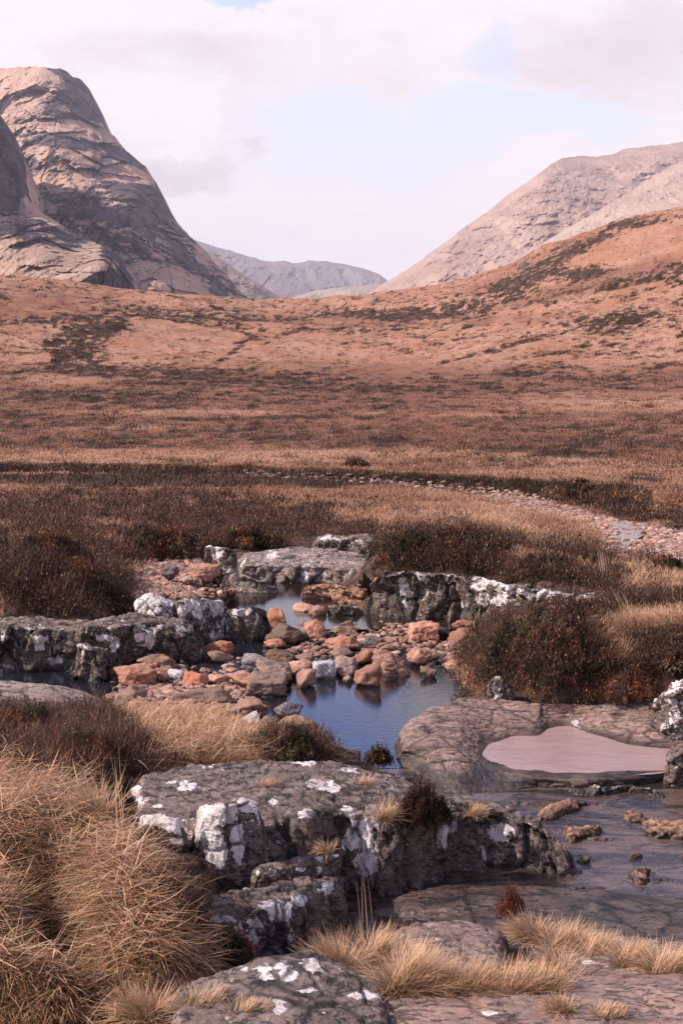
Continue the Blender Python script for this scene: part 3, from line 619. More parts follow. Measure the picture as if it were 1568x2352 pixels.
sheet('river_water', [(1372, 1200), (1400, 1196), (1440, 1204), (1472, 1214), (1478, 1228), (1452, 1244), (1432, 1262), (1400, 1285), (1368, 1300), (1360, 1272), (1384, 1240)], _z, RIVW)
sheet('far_stream_water', rect(-30, 30, 50, 80, -2.62), 0, watermat('far_stream_water', (.02, .014, .012), 1.5, .1, 3, .5, .03))

# ------------------------------------------------------------------ bedrock outcrops: each one lofted through measured edge lines
FOOT = []
def blobs_at(P, lst):
    if not lst: return 0
    px, py = PROJ(P)
    wx = 9*perlin(P*8, 5) + 6*perlin(P*26, 7); wy = 7*perlin(P*8 + 30, 6) + 5*perlin(P*26 + 9, 8)
    r = np.zeros(len(P))
    for cx_, cy_, rx, ry in lst:
        q = np.hypot((px + wx - cx_)/rx, (py + wy - cy_)/ry); r = np.maximum(r, sstep(q, 1.25, .75))
    return r*.30
def outcrop(name, lines, mat, label, res=.022, amp=.04, wl=.5, block=.05, bs=(.35, .35, .5), crack=.04, layer=.012, sm=2, lich=None, lbase=0.0, seed=1, sink=.5, endw=.25, cat='rock outcrop', group=None, noiseless=None, wside=.5, skirt=True, terr=.0, topr=.16):
    K = len(lines[0][0]); ln = []
    for a, b, c in lines:
        a = np.array(a, float); b = np.broadcast_to(np.array(b, float), (K,)); c = np.broadcast_to(np.array(c, float), (K,))
        ln.append(WZ(a, b, c) if c.max() < 100 else WY(a, b, c))
    for i in range(len(ln) - 2, -1, -1):
        Yn = np.maximum(ln[i][:, 1], ln[i+1][:, 1] + .02); ln[i] = WY(np.array(lines[i][0], float), np.broadcast_to(np.array(lines[i][1], float), (K,)), Yn)
    if skirt:
        ln.insert(0, ln[0] + np.array([0, .45, -.9])*max(1, ln[0][0, 1]/30)); ln.append(ln[-1] + np.array([0, .02, -.4])*max(1, ln[0][0, 1]/30))
    ln = np.array(ln)                                             # lines, knots, 3
    seg = np.linalg.norm(np.diff(ln.mean(0), axis=0), axis=1); t = np.concatenate([[0], np.cumsum(seg)]); L = t[-1]
    nc = max(24, int(L/res)); tt = np.linspace(0, L, nc)
    cols = np.stack([np.stack([np.interp(tt, t, ln[i, :, k]) for k in range(3)], 1) for i in range(len(ln))])
    rows = [cols[0]]
    for i in range(len(ln) - 1):
        d = np.linalg.norm(cols[i+1] - cols[i], axis=1).mean(); n = max(3, int(d/res))
        for k in range(1, n+1): rows.append(cols[i] + (cols[i+1] - cols[i])*k/n)
    G = np.array(rows)
    w_ = max(1, int(.03*sm/2/res))
    for _ in range(2):
        Gp = np.pad(G, ((w_, w_), (0, 0), (0, 0)), 'edge'); cs = np.cumsum(np.concatenate([np.zeros((1,)+Gp.shape[1:]), Gp]), 0)
        G = (cs[2*w_+1:] - cs[:-2*w_-1])/(2*w_+1)
        Gp = np.pad(G, ((0, 0), (w_*2, w_*2), (0, 0)), 'edge'); cs = np.cumsum(np.concatenate([np.zeros((G.shape[0], 1, 3)), Gp], 1), 1)
        H = (cs[:, 4*w_+1:] - cs[:, :-4*w_-1])/(4*w_+1); H[:, 0] = G[:, 0]; H[:, -1] = G[:, -1]; G = H
    e = np.minimum(tt, L - tt); k = 1 - sstep(e, 0, endw); G[..., 2] -= (sink*k**1.5)[None]
    N = gridnormals(G)
    if (N[..., 2]).mean() < 0: N = -N; flip = True
    else: flip = False
    P = G.reshape(-1, 3); Nn = N.reshape(-1, 3)
    d = amp*.7*fbm(P/wl, 4, seed=seed) + amp*.12*fbm(P/wl*6, 4, seed=seed+4, gain=.6)
    bsv = np.array(bs); wp = P + .06*np.stack([perlin(P*3, 1), perlin(P*3, 2), perlin(P*3, 3)], 1)*max(1, wl/4)
    steep = topr + (1 - topr)*(1 - np.clip(Nn[:, 2], 0, 1))
    fa, ga = facets(wp/bsv, seed); fb, gb = facets(wp/bsv*2.4 + 3, seed + 9); fc, gc_ = facets(wp/bsv*6 + 7, seed + 19)
    d = d + 1.5*block*steep*(fa + .42*fb + .16*fc) - crack*np.exp(-ga/.035)*(.35 + .65*steep) - crack*.35*np.exp(-gb/.04)
    cw = sstep(fbm(P*1.4, 3, seed=seed+33), -.35, .25); ck = np.maximum(np.exp(-(ga/.075)**2)*cw, .7*np.exp(-(gb/.07)**2)*cw*sstep(fbm(P*2.3, 2, seed=seed+34), -.1, .3))
    zz = P @ np.array([.12, .35, 1.0])*26 + 2.2*fbm(P*1.2, 3, seed=seed+2); fr = zz - np.floor(zz); d = d + layer*(sstep(fr, 0, .5) - fr)*(1 + fbm(P*2, 2, seed=3))
    if noiseless is not None: d = d*(1 - .85*inpoly(*PROJ(P), noiseless))
    P = P + Nn*np.clip(d, -4*amp, 3.5*amp)[:, None]
    nsk = max(3, int(np.linalg.norm(cols[1] - cols[0], axis=1).mean()/res)) + 2 if skirt else 0
    FOOT.append(P.reshape(G.shape)[nsk:].reshape(-1, 3))
    lv = lbase + .10*sstep(Nn[:, 2], .2, .6)*sstep(Nn[:, 2], .98, .75) + blobs_at(P, lich)
    o = mesh(name, P, gridfaces(*G.shape[:2], flip=not flip), mat, attrs=dict(lichen=lv, crack=ck)); return tag(o, label, cat, group)

# slab with the rock pool
gx = [880, 940, 1000, 1060, 1112, 1180, 1238, 1256, 1300, 1350, 1450, 1540, 1640, 1760]
outcrop('rock_slab', [
    (gx, [1716, 1652, 1622, 1606, 1602, 1608, 1612, 1613, 1616, 1618, 1612, 1620, 1640, 1650], [-0.020, 0.250, 0.310, 0.330, 0.330, 0.330, 0.330, 0.330, 0.330, 0.330, 0.330, 0.300, 0.280, 0.230]),
    (gx, [1728, 1680, 1665, 1660, 1655, 1650, 1646, 1643, 1636, 1645, 1660, 1665, 1675, 1680], [-0.050, 0.270, 0.310, 0.290, 0.230, 0.210, 0.210, 0.200, 0.200, 0.210, 0.230, 0.230, 0.230, 0.230]),
    (gx, [1736, 1700, 1695, 1700, 1710, 1689, 1690, 1672, 1664, 1681, 1712, 1720, 1725, 1725], [-0.070, 0.250, 0.290, 0.250, 0.105, 0.102, 0.102, 0.102, 0.102, 0.102, 0.102, 0.102, 0.120, 0.120]),
    (gx, [1742, 1715, 1718, 1728, 1730, 1724, 1722, 1722, 1722, 1725, 1738, 1742, 1745, 1745], [-0.090, 0.210, 0.250, 0.210, 0.090, 0.020, 0.020, 0.020, 0.020, 0.020, 0.030, 0.030, 0.050, 0.050]),
    (gx, [1748, 1735, 1748, 1757, 1750, 1770, 1776, 1778, 1782, 1782, 1776, 1770, 1765, 1762], [-0.120, 0.150, 0.190, 0.170, 0.105, 0.110, 0.110, 0.110, 0.110, 0.110, 0.110, 0.110, 0.110, 0.110]),
    (gx, [1752, 1745, 1770, 1775, 1765, 1778, 1786, 1787, 1792, 1793, 1787, 1780, 1775, 1772], [-0.170, 0.080, 0.130, 0.130, 0.110, 0.120, 0.120, 0.120, 0.120, 0.120, 0.120, 0.120, 0.120, 0.120]),
    (gx, [1762, 1775, 1812, 1835, 1830, 1822, 1815, 1815, 1820, 1824, 1812, 1800, 1795, 1790], -.03)],
    ROCKPW, 'long smooth pinkish rock slab holding the heart-shaped pale pink rain pool', res=.018, amp=.04, wl=.45, block=.035, bs=(.4, .25, .2), crack=.035, layer=.014, seed=3, sm=1,
    lich=[(1322, 1660, 9, 8), (1329, 1668, 5, 4)], noiseless=[(1090, 1730), (1110, 1695), (1190, 1674), (1240, 1672), (1250, 1652), (1300, 1645), (1360, 1662), (1450, 1700), (1700, 1712), (1700, 1785), (1300, 1797), (1180, 1788)], endw=.4)
# big foreground slab
hx = [270, 360, 450, 560, 700, 790, 870, 960, 1060, 1160, 1240, 1300, 1340]
outcrop('rock_slab', [
    (hx, [1800, 1772, 1760, 1750, 1747, 1752, 1776, 1800, 1822, 1850, 1890, 1945, 1995], [.80, .80, .78, .76, .75, .72, .66, .60, .56, .50, .40, .28, .12]),
    (hx, [1845, 1830, 1815, 1800, 1800, 1800, 1815, 1835, 1845, 1868, 1905, 1960, 2003], [.82, .82, .82, .80, .80, .78, .74, .68, .62, .54, .43, .28, .12]),
    (hx, [1900, 1900, 1895, 1880, 1870, 1868, 1872, 1872, 1870, 1888, 1925, 1975, 2010], [.80, .80, .82, .82, .82, .80, .76, .70, .62, .52, .40, .25, .1]),
    (hx, [1955, 1965, 1970, 1968, 1925, 1905, 1900, 1892, 1885, 1905, 1940, 1985, 2015], [.70, .70, .72, .74, .76, .74, .70, .64, .56, .46, .34, .2, .08]),
    (hx, [1975, 1985, 1995, 2000, 1985, 1960, 1950, 1945, 1935, 1945, 1970, 2005, 2022], [.5, .5, .55, .60, .52, .52, .46, .38, .36, .32, .2, .08, .04]),
    (hx, [2020, 2030, 2045, 2050, 2060, 2075, 2080, 2060, 2025, 2010, 2022, 2035, 2035], [.3, .3, .35, .35, .1, -.1, -.1, -.1, -.1, -.1, -.1, -.1, -.1])],
    ROCKF, 'large dark foreground slab with white lichen spots and a fractured face above the dark water', res=.018, amp=.03, wl=.55, block=.085, bs=(.20, .20, .75), crack=.06, layer=.008, seed=7, lbase=.01, topr=.05,
    lich=[(430, 1805, 22, 10), (626, 1843, 19, 8), (705, 1870, 22, 11), (735, 1800, 34, 13), (765, 1812, 16, 8), (395, 1800, 9, 5), (360, 1850, 12, 6), (820, 1925, 34, 30), (840, 1985, 28, 30), (850, 1890, 50, 12), (1147, 1912, 32, 22), (1018, 1915, 13, 32), (1042, 1900, 12, 16), (700, 1752, 30, 6), (800, 1768, 22, 5), (480, 1755, 18, 5), (1110, 1960, 6, 20), (1190, 1920, 7, 5), (795, 1860, 18, 10), (900, 1900, 26, 9)])
# upright lichen boulder and its smaller neighbour
outcrop('lichen_rock', [
    ([437, 470, 510, 555, 590, 612], [1868, 1846, 1832, 1822, 1832, 1870], [.98, 1.06, 1.10, 1.12, 1.06, .92]),
    ([437, 470, 510, 555, 590, 612], [1895, 1872, 1856, 1842, 1850, 1885], [.98, 1.05, 1.10, 1.12, 1.06, .92]),
    ([440, 475, 515, 560, 592, 615], [1935, 1945, 1945, 1935, 1925, 1935], [.82, .80, .82, .84, .84, .78]),
    ([445, 480, 520, 560, 590, 615], [1990, 2018, 2022, 2012, 1990, 1975], [.60, .50, .50, .52, .58, .62])],
    ROCKF, 'upright boulder thickly coated in white lichen, standing at the front of the big slab', res=.012, amp=.03, wl=.3, block=.03, bs=(.2, .2, .4), crack=.02, seed=11, lbase=.06, sink=.35, endw=.12, cat='boulder',
    lich=[(500, 1870, 45, 26), (470, 1900, 26, 30), (500, 1950, 18, 46), (545, 1935, 14, 40), (560, 1850, 30, 16), (480, 1990, 14, 26)])
outcrop('lichen_rock', [
    ([296, 330, 370, 410, 440], [1878, 1868, 1866, 1872, 1890], [.96, 1.0, 1.0, .98, .9]),
    ([298, 330, 370, 410, 440], [1905, 1895, 1893, 1900, 1910], [.95, 1.0, 1.0, .96, .88]),
    ([300, 335, 370, 410, 438], [1960, 1968, 1975, 1975, 1965], [.70, .68, .66, .66, .68])],
    ROCKF, 'low white-crusted rock left of the upright lichen boulder, beside the straw grass', res=.014, amp=.03, wl=.3, block=.03, bs=(.2, .2, .3), seed=13, lbase=.06, sink=.3, endw=.12, cat='boulder',
    lich=[(350, 1885, 42, 22), (400, 1895, 24, 14), (405, 1930, 16, 9)])
# lower block
outcrop('rock_block', [
    ([450, 520, 600, 690, 750, 792], [2058, 2045, 2030, 2015, 2012, 2020], [.68, .66, .60, .50, .45, .40]),
    ([455, 525, 610, 700, 755, 792], [2105, 2085, 2085, 2050, 2040, 2042], [.68, .68, .64, .52, .46, .40]),
    ([462, 535, 622, 705, 760, 792], [2140, 2118, 2120, 2085, 2070, 2062], [.60, .62, .58, .44, .36, .32]),
    ([468, 545, 630, 705, 765, 794], [2200, 2215, 2200, 2195, 2165, 2140], [.38, .25, .20, .05, -.05, -.1])],
    ROCKF, 'dark fractured rock block with white lichen streaks below the big slab', res=.014, amp=.03, wl=.4, block=.05, bs=(.2, .2, .5), crack=.04, seed=17, lbase=.02, sink=.4, endw=.15,
    lich=[(625, 2080, 34, 10), (640, 2098, 26, 20), (510, 2112, 30, 8), (550, 2140, 13, 30), (590, 2120, 26, 9), (582, 2150, 12, 20), (690, 2068, 12, 10), (752, 2040, 9, 16)])
outcrop('rock_block', [
    ([560, 620, 690, 740, 785], [1990, 1978, 1962, 1958, 1962], [.62, .62, .6, .56, .5]),
    ([560, 620, 690, 742, 788], [2010, 2000, 1985, 1978, 1980], [.6, .6, .57, .54, .48]),
    ([565, 625, 695, 745, 790], [2035, 2040, 2030, 2030, 2050], [.5, .46, .40, .32, .1])],
    ROCKF, 'small broken rock step wedged between the big slab and the lower block', res=.014, amp=.02, wl=.3, block=.04, bs=(.2, .2, .35), seed=19, sink=.3, endw=.15, lich=[(733, 2002, 8, 12), (690, 1995, 12, 6)])
# near slabs along the bottom of the view
outcrop('rock_slab', [
    ([330, 420, 520, 600, 650, 720, 760, 860, 960], [2330, 2262, 2222, 2192, 2178, 2182, 2205, 2262, 2290], [.85, .9, .93, .95, .95, .92, .86, .8, .76]),
    ([330, 420, 520, 600, 660, 730, 775, 860, 960], [2400, 2320, 2270, 2250, 2235, 2235, 2250, 2290, 2320], [.85, .93, .97, .98, .98, .95, .9, .84, .8]),
    ([330, 420, 520, 600, 670, 740, 790, 870, 960], [2520, 2450, 2420, 2400, 2400, 2400, 2400, 2400, 2420], [.85, .93, .96, .97, .97, .95, .92, .88, .85]),
    ([330, 420, 520, 600, 670, 740, 790, 870, 960], 2800, [.85, .9, .95, .95, .95, .95, .92, .9, .85])],
    ROCKF, 'mottled grey rock slab with white lichen patches at the very front, left of centre', res=.014, amp=.03, wl=.4, block=.03, bs=(.4, .4, .3), crack=.03, seed=23, lbase=.0,
    lich=[(600, 2228, 24, 10), (652, 2222, 22, 12), (660, 2238, 22, 14), (715, 2212, 20, 14), (720, 2225, 22, 8), (640, 2300, 18, 12), (640, 2318, 14, 12), (700, 2275, 24, 7), (830, 2288, 48, 9), (775, 2312, 14, 6), (610, 2245, 18, 6), (560, 2225, 14, 5)], terr=0)
outcrop('rock_slab', [
    ([780, 900, 1050, 1200, 1350, 1500, 1640, 1800], [2325, 2300, 2280, 2255, 2240, 2235, 2235, 2240], [.74, .74, .72, .70, .68, .66, .64, .62]),
    ([780, 900, 1050, 1200, 1350, 1500, 1640, 1800], [2350, 2330, 2315, 2290, 2275, 2270, 2270, 2270], [.78, .78, .76, .76, .74, .72, .7, .7]),
    ([780, 900, 1050, 1200, 1350, 1500, 1640, 1800], 2420, [.80, .80, .80, .80, .78, .76, .76, .76]),
    ([780, 900, 1050, 1200, 1350, 1500, 1640, 1800], 2800, [.85, .85, .85, .85, .85, .85, .85, .85])],
    ROCKP, 'flat pinkish-grey bedrock shelf running along the bottom right edge', res=.016, amp=.02, wl=.5, block=.02, bs=(.5, .5, .3), crack=.03, seed=29, lbase=.05, lich=[(1010, 2290, 16, 5), (1350, 2212, 22, 8), (1120, 2330, 20, 5)])
outcrop('rock_slab', [
    ([850, 900, 960, 1020, 1080, 1150, 1210], [2170, 2135, 2118, 2112, 2115, 2135, 2165], [.15, .25, .3, .3, .3, .25, .12]),
    ([850, 900, 960, 1020, 1080, 1150, 1210], [2200, 2160, 2145, 2140, 2142, 2160, 2190], [.2, .32, .36, .36, .36, .32, .2]),
    ([850, 900, 960, 1020, 1080, 1150, 1210], [2300, 2290, 2290, 2290, 2290, 2290, 2290], [.4, .45, .45, .45, .45, .45, .45])],
    ROCKP, 'low pale pinkish rock hump behind the straw tussocks, at the edge of the wet streambed', res=.014, amp=.02, wl=.3, block=.03, bs=(.3, .3, .2), seed=31, lich=[(985, 2122, 16, 5), (1110, 2170, 10, 5), (1000, 2160, 14, 4)])
outcrop('rock_slab', [
    ([1225, 1280, 1350, 1430, 1500, 1600, 1750], [2190, 2165, 2150, 2150, 2155, 2160, 2160], [.2, .28, .32, .32, .3, .3, .3]),
    ([1225, 1280, 1350, 1430, 1500, 1600, 1750], [2215, 2195, 2180, 2178, 2180, 2185, 2185], [.3, .36, .4, .4, .38, .38, .38]),
    ([1225, 1280, 1350, 1430, 1500, 1600, 1750], [2300, 2290, 2285, 2285, 2285, 2285, 2285], [.5, .52, .55, .55, .55, .55, .55])],
    ROCKP, 'pale banded rock shelf beside the stream at the right, behind the last tussocks', res=.014, amp=.02, wl=.35, block=.03, bs=(.3, .3, .2), seed=37, lich=[(1350, 2212, 20, 7), (1390, 2222, 12, 5), (1530, 2195, 50, 9)], lbase=.03)
# wet bedrock floor of the stream
outcrop('wet_bedrock', [
    ([800, 900, 1000, 1100, 1200, 1330, 1450, 1600, 1800], [2085, 2060, 2035, 2025, 2030, 2040, 2050, 2060, 2070], [-.02, .03, .05, .06, .05, .04, .02, .02, .02]),
    ([800, 900, 1000, 1100, 1200, 1330, 1450, 1600, 1800], [2100, 2080, 2065, 2055, 2060, 2070, 2080, 2085, 2090], [-.01, .05, .07, .08, .07, .06, .04, .04, .04]),
    ([800, 900, 1000, 1100, 1200, 1330, 1450, 1600, 1800], [2125, 2110, 2110, 2110, 2120, 2120, 2130, 2130, 2130], [-.05, -.01, .0, .05, .06, .07, .06, .06, .06]),
    ([800, 900, 1000, 1100, 1200, 1330, 1450, 1600, 1800], 2230, [.0, .0, .0, .0, .05, .06, .06, .06, .06])],
    ROCKWET, 'dark wet bedrock floor with green algae stains where the stream slides thinly over it', res=.02, amp=.03, wl=.6, block=.015, bs=(.5, .5, .3), crack=.02, seed=41)
outcrop('wet_bedrock', [
    ([1120, 1190, 1260, 1330, 1380], [1822, 1822, 1828, 1840, 1852], -.02),
    ([1120, 1190, 1260, 1330, 1380], [1835, 1838, 1842, 1852, 1860], [.03, .035, .035, .02, .0]),
    ([1120, 1190, 1260, 1330, 1380], [1875, 1872, 1866, 1866, 1868], -.05)],
    ROCKWET, 'small wet greenish rock apron under the front edge of the rain pool slab', res=.018, amp=.02, wl=.4, block=.01, seed=43)
# rocks standing in the stream
def islet(pts, label, mat=ROCKO, seed=1, h=.12, lich=None, name='stream_rock'):
    """pts: outline knots (px, py_back, py_front)"""
    xs = [p[0] for p in pts]; b = [p[1] for p in pts]; f = [p[2] for p in pts]
    hh = [0] + [h]*(len(xs)-2) + [0]
    m = [bb*.5 + ff*.5 for bb, ff in zip(b, f)]
    return outcrop(name, [(xs, b, [q*.6 for q in hh]), (xs, m, hh), (xs, f, -.05)], mat, label, res=.012, amp=.03, wl=.18, block=.035, bs=(.14, .14, .12), crack=.03, seed=seed, sink=.12, endw=.1, lich=lich, cat='rock', sm=1)
islet([(1222, 1872, 1900), (1260, 1850, 1895), (1300, 1838, 1880), (1340, 1838, 1862), (1380, 1840, 1858)], 'long orange-topped rock ridge breaking the stream below the rain pool slab', seed=51, h=.14)
islet([(1283, 1905, 1935), (1310, 1898, 1948), (1345, 1900, 1938), (1375, 1895, 1925), (1392, 1905, 1920)], 'ragged dark rock with orange flecks just below the long orange ridge', seed=53)
islet([(1420, 1868, 1890), (1440, 1862, 1898), (1470, 1866, 1902), (1495, 1880, 1905)], 'small orange rock upstream of the widest rock in the stream at the right', seed=55, h=.1)
islet([(1462, 1892, 1922), (1500, 1880, 1935), (1545, 1882, 1940), (1600, 1885, 1940), (1650, 1895, 1930)], 'widest orange and black pitted rock in the stream, cut by the right edge', seed=57, h=.14)
islet([(1426, 1962, 1982), (1446, 1955, 1986), (1470, 1956, 1984), (1490, 1968, 1982)], 'small dark rock with an orange tip in midstream', seed=59, h=.1)
islet([(1315, 1972, 1990), (1335, 1966, 1998), (1356, 1968, 1990), (1372, 1975, 1988)], 'rounded pinkish orange rock at the tip of the big foreground slab', ROCKO, 61, .08)
islet([(1540, 1965, 1985), (1560, 1960, 1990), (1590, 1960, 1990), (1610, 1968, 1984)], 'tiny orange rock in the stream touching the right edge', seed=63, h=.05)
islet([(1415, 2090, 2106), (1440, 2082, 2108), (1462, 2084, 2106), (1480, 2090, 2102)], 'thin flat orange flake lying on the wet bedrock', seed=65, h=.1)
islet([(1540, 1828, 1850), (1500, 1810, 1840), (1440, 1800, 1830), (1380, 1805, 1838), (1290, 1806, 1840)][::-1], 'dark rock lip along the front edge of the rain pool slab', ROCKD, 67, .16)
for k_, (a_, m_, lb_) in enumerate([
    ([(1180, 2070, 2086), (1215, 2062, 2092), (1250, 2064, 2090), (1280, 2072, 2084)], ROCKWET, 'low dark wet ledge in the middle of the stream floor'),
    ([(1330, 1925, 1940), (1360, 1918, 1946), (1400, 1922, 1944), (1420, 1930, 1940)], ROCKWET, 'flat dark wet rock between the ragged rock and midstream'),
    ([(1400, 2020, 2034), (1450, 2012, 2042), (1510, 2014, 2042), (1560, 2022, 2036)], ROCKWET, 'long low wet shelf at the right of the stream floor'),
    ([(1090, 2118, 2132), (1120, 2110, 2138), (1160, 2112, 2136), (1185, 2120, 2130)], ROCKO, 'flat rusty ledge where the bent tussock meets the wet streambed'),
    ([(900, 2056, 2068), (916, 2050, 2070), (936, 2052, 2068), (948, 2058, 2066)], ROCKO, 'small flat orange flake under the fractured face of the big slab'),
    ([(1440, 1996, 2040), (1462, 1984, 2048), (1485, 1992, 2040), (1496, 2004, 2026)], ROCKO, 'upright wedge of orange rock standing alone in the stream'),
    ([(1280, 2040, 2052), (1330, 2034, 2058), (1390, 2036, 2056), (1430, 2044, 2052)], ROCKWET, 'thin wet rock sheet just downstream of the tip of the big slab'),
    ([(1180, 1852, 1864), (1200, 1846, 1868), (1225, 1848, 1866), (1240, 1856, 1862)], ROCKWET, 'small wet rock under the pool slab left of the orange ridge')]):
    islet(a_, lb_, m_, 200 + k_*3, .045 if m_ is ROCKWET else .07)
# right edge
outcrop('lichen_rock', [
    ([1520, 1545, 1580, 1640, 1700], [1735, 1712, 1700, 1690, 1700], [.45, .6, .65, .7, .6]),
    ([1520, 1545, 1580, 1640, 1700], [1760, 1745, 1730, 1720, 1720], [.4, .55, .62, .66, .6]),
    ([1522, 1548, 1580, 1640, 1700], [1805, 1815, 1815, 1815, 1810], -.05)],
    ROCKF, 'lumpy grey lichen-mottled boulder at the right edge, at the end of the rain pool', res=.014, amp=.04, wl=.25, block=.04, bs=(.25, .25, .25), seed=71, lbase=.05, cat='boulder', endw=.15)
outcrop('lichen_rock', [
    ([1485, 1510, 1530, 1560, 1600, 1660], [1615, 1598, 1575, 1560, 1555, 1560], [.5, .62, .75, .85, .9, .85]),
    ([1485, 1510, 1530, 1560, 1600, 1660], [1625, 1612, 1595, 1582, 1578, 1580], [.48, .58, .7, .8, .85, .8]),
    ([1485, 1510, 1535, 1565, 1600, 1660], [1635, 1645, 1655, 1660, 1660, 1660], .38)],
    ROCKF, 'white and grey lichen boulder at the right edge, behind the rain pool slab', res=.016, amp=.05, wl=.25, block=.06, bs=(.22, .22, .22), seed=73, lbase=.10, cat='boulder', endw=.15)
outcrop('lichen_rock', [
    ([1112, 1126, 1143, 1160, 1178], [1584, 1556, 1546, 1554, 1574], [.6, .7, .74, .7, .62]),
    ([1112, 1126, 1145, 1162, 1178], [1590, 1572, 1562, 1568, 1582], [.55, .64, .68, .64, .58]),
    ([1112, 1128, 1147, 1164, 1180], [1600, 1602, 1603, 1602, 1600], .34)],
    ROCKF, 'small pointed white-spotted rock poking out of the heather behind the pink slab', res=.014, amp=.03, wl=.2, block=.03, bs=(.15, .15, .25), seed=77, lbase=.12, cat='boulder', endw=.08, sink=.2)
# left ledge
lx = [-260, -100, 0, 80, 170, 260, 310, 370, 420, 450, 475]
outcrop('rock_ledge', [
    (lx, [1412, 1412, 1412, 1418, 1422, 1415, 1408, 1412, 1422, 1435, 1460], [.75, .72, .70, .68, .66, .66, .64, .60, .54, .48, .36]),
    (lx, [1440, 1440, 1440, 1442, 1445, 1440, 1428, 1430, 1440, 1455, 1475], [.74, .72, .70, .68, .66, .68, .68, .62, .54, .46, .36]),
    (lx, [1462, 1462, 1460, 1464, 1462, 1470, 1468, 1452, 1460, 1472, 1488], [.68, .66, .64, .62, .60, .58, .56, .56, .50, .42, .32]),
    (lx, [1540, 1540, 1545, 1550, 1548, 1532, 1525, 1522, 1528, 1530, 1532], [.05, .05, .0, -.03, -.05, .05, .05, .05, .0, -.05, -.08])],
    ROCKD, 'long low dark rock ledge with white lichen edges reaching in from the left edge', res=.026, amp=.045, wl=.5, block=.09, bs=(.32, .32, .6), crack=.07, layer=.02, seed=81, lbase=.0,
    lich=[(95, 1465, 22, 6), (90, 1480, 12, 16), (200, 1455, 9, 4), (245, 1465, 18, 6), (262, 1480, 14, 20), (330, 1462, 24, 10), (345, 1475, 12, 14), (130, 1520, 12, 14), (325, 1440, 8, 4), (420, 1445, 8, 8), (5, 1465, 12, 10)])
outcrop('rock_block', [
    ([168, 190, 215, 240, 250], [1478, 1475, 1478, 1486, 1500], [.55, .55, .52, .46, .35]),
    ([168, 190, 215, 240, 250], [1492, 1490, 1492, 1498, 1510], [.52, .52, .5, .42, .3]),
    ([168, 190, 218, 242, 252], [1575, 1582, 1584, 1582, 1570], -.1)],
    ROCKD, 'dark buttress of broken rock jutting from the left ledge toward the large orange boulder', res=.02, amp=.04, wl=.3, block=.08, bs=(.25, .25, .4), seed=83, lbase=.02, endw=.1, lich=[(190, 1505, 7, 9), (175, 1520, 8, 10)])
outcrop('rock_slab', [
    ([-300, -100, 0, 60, 130, 190, 235, 262], [1560, 1560, 1562, 1566, 1572, 1585, 1605, 1630], [.35, .33, .32, .3, .28, .22, .14, .0]),
    ([-300, -100, 0, 60, 130, 190, 235, 262], [1590, 1590, 1592, 1596, 1600, 1608, 1620, 1635], [.42, .4, .38, .36, .34, .28, .18, .02]),
    ([-300, -100, 0, 60, 130, 190, 235, 262], [1650, 1650, 1650, 1650, 1648, 1646, 1645, 1642], [.4, .4, .38, .36, .32, .25, .16, .02])],
    ROCK, 'smooth streaked grey slab lying at the left edge between the dark ledge and the grass', res=.02, amp=.02, wl=.5, block=.015, bs=(.5, .5, .3), crack=.02, layer=.014, seed=87, endw=.3, lich=[(195, 1642, 10, 6)])
# lichen blocks left of the upper pool
outcrop('lichen_rock', [
    ([300, 325, 345, 365, 390, 410], [1388, 1368, 1360, 1364, 1374, 1388], [.62, .76, .82, .78, .7, .58]),
    ([302, 325, 348, 368, 392, 410], [1400, 1388, 1378, 1382, 1390, 1400], [.58, .68, .76, .74, .66, .54]),
    ([305, 330, 352, 372, 395, 412], [1425, 1432, 1436, 1438, 1442, 1446], [.45, .42, .4, .38, .34, .28])],
    ROCKD, 'brightest white-capped lichen rock, topmost block left of the upper pool', res=.018, amp=.04, wl=.3, block=.05, bs=(.25, .25, .3), seed=91, lbase=.10, cat='boulder', endw=.1, lich=[(325, 1388, 20, 12), (352, 1375, 20, 16), (385, 1380, 16, 9)])
outcrop('lichen_rock', [
    ([400, 430, 460, 490, 515, 530], [1382, 1375, 1374, 1376, 1382, 1400], [.72, .76, .76, .74, .68, .56]),
    ([402, 432, 462, 492, 515, 530], [1395, 1388, 1386, 1388, 1394, 1410], [.70, .74, .74, .72, .66, .54]),
    ([405, 440, 470, 500, 518, 532], [1450, 1462, 1475, 1482, 1482, 1478], [.25, .15, .05, -.05, -.1, -.1])],
    ROCKD, 'tall white-streaked block, middle one of the three left of the upper pool', res=.018, amp=.04, wl=.3, block=.06, bs=(.22, .22, .5), seed=93, lbase=.08, cat='boulder', endw=.1, lich=[(440, 1390, 12, 14), (455, 1405, 10, 16), (490, 1400, 12, 20), (510, 1395, 8, 10), (420, 1398, 10, 10)])
outcrop('rock_block', [
    ([515, 545, 575, 600, 618], [1400, 1396, 1392, 1394, 1402], [.58, .62, .64, .60, .5]),
    ([515, 545, 578, 604, 618], [1414, 1412, 1410, 1408, 1412], [.56, .60, .62, .58, .48]),
    ([515, 545, 575, 598, 612], [1488, 1492, 1492, 1488, 1482], -.1)],
    ROCKD, 'square dark block with a white cap, rightmost of the three left of the upper pool', res=.016, amp=.03, wl=.3, block=.04, bs=(.3, .3, .6), seed=95, lbase=.0, cat='boulder', endw=.08, lich=[(555, 1405, 22, 7), (520, 1432, 5, 9)])
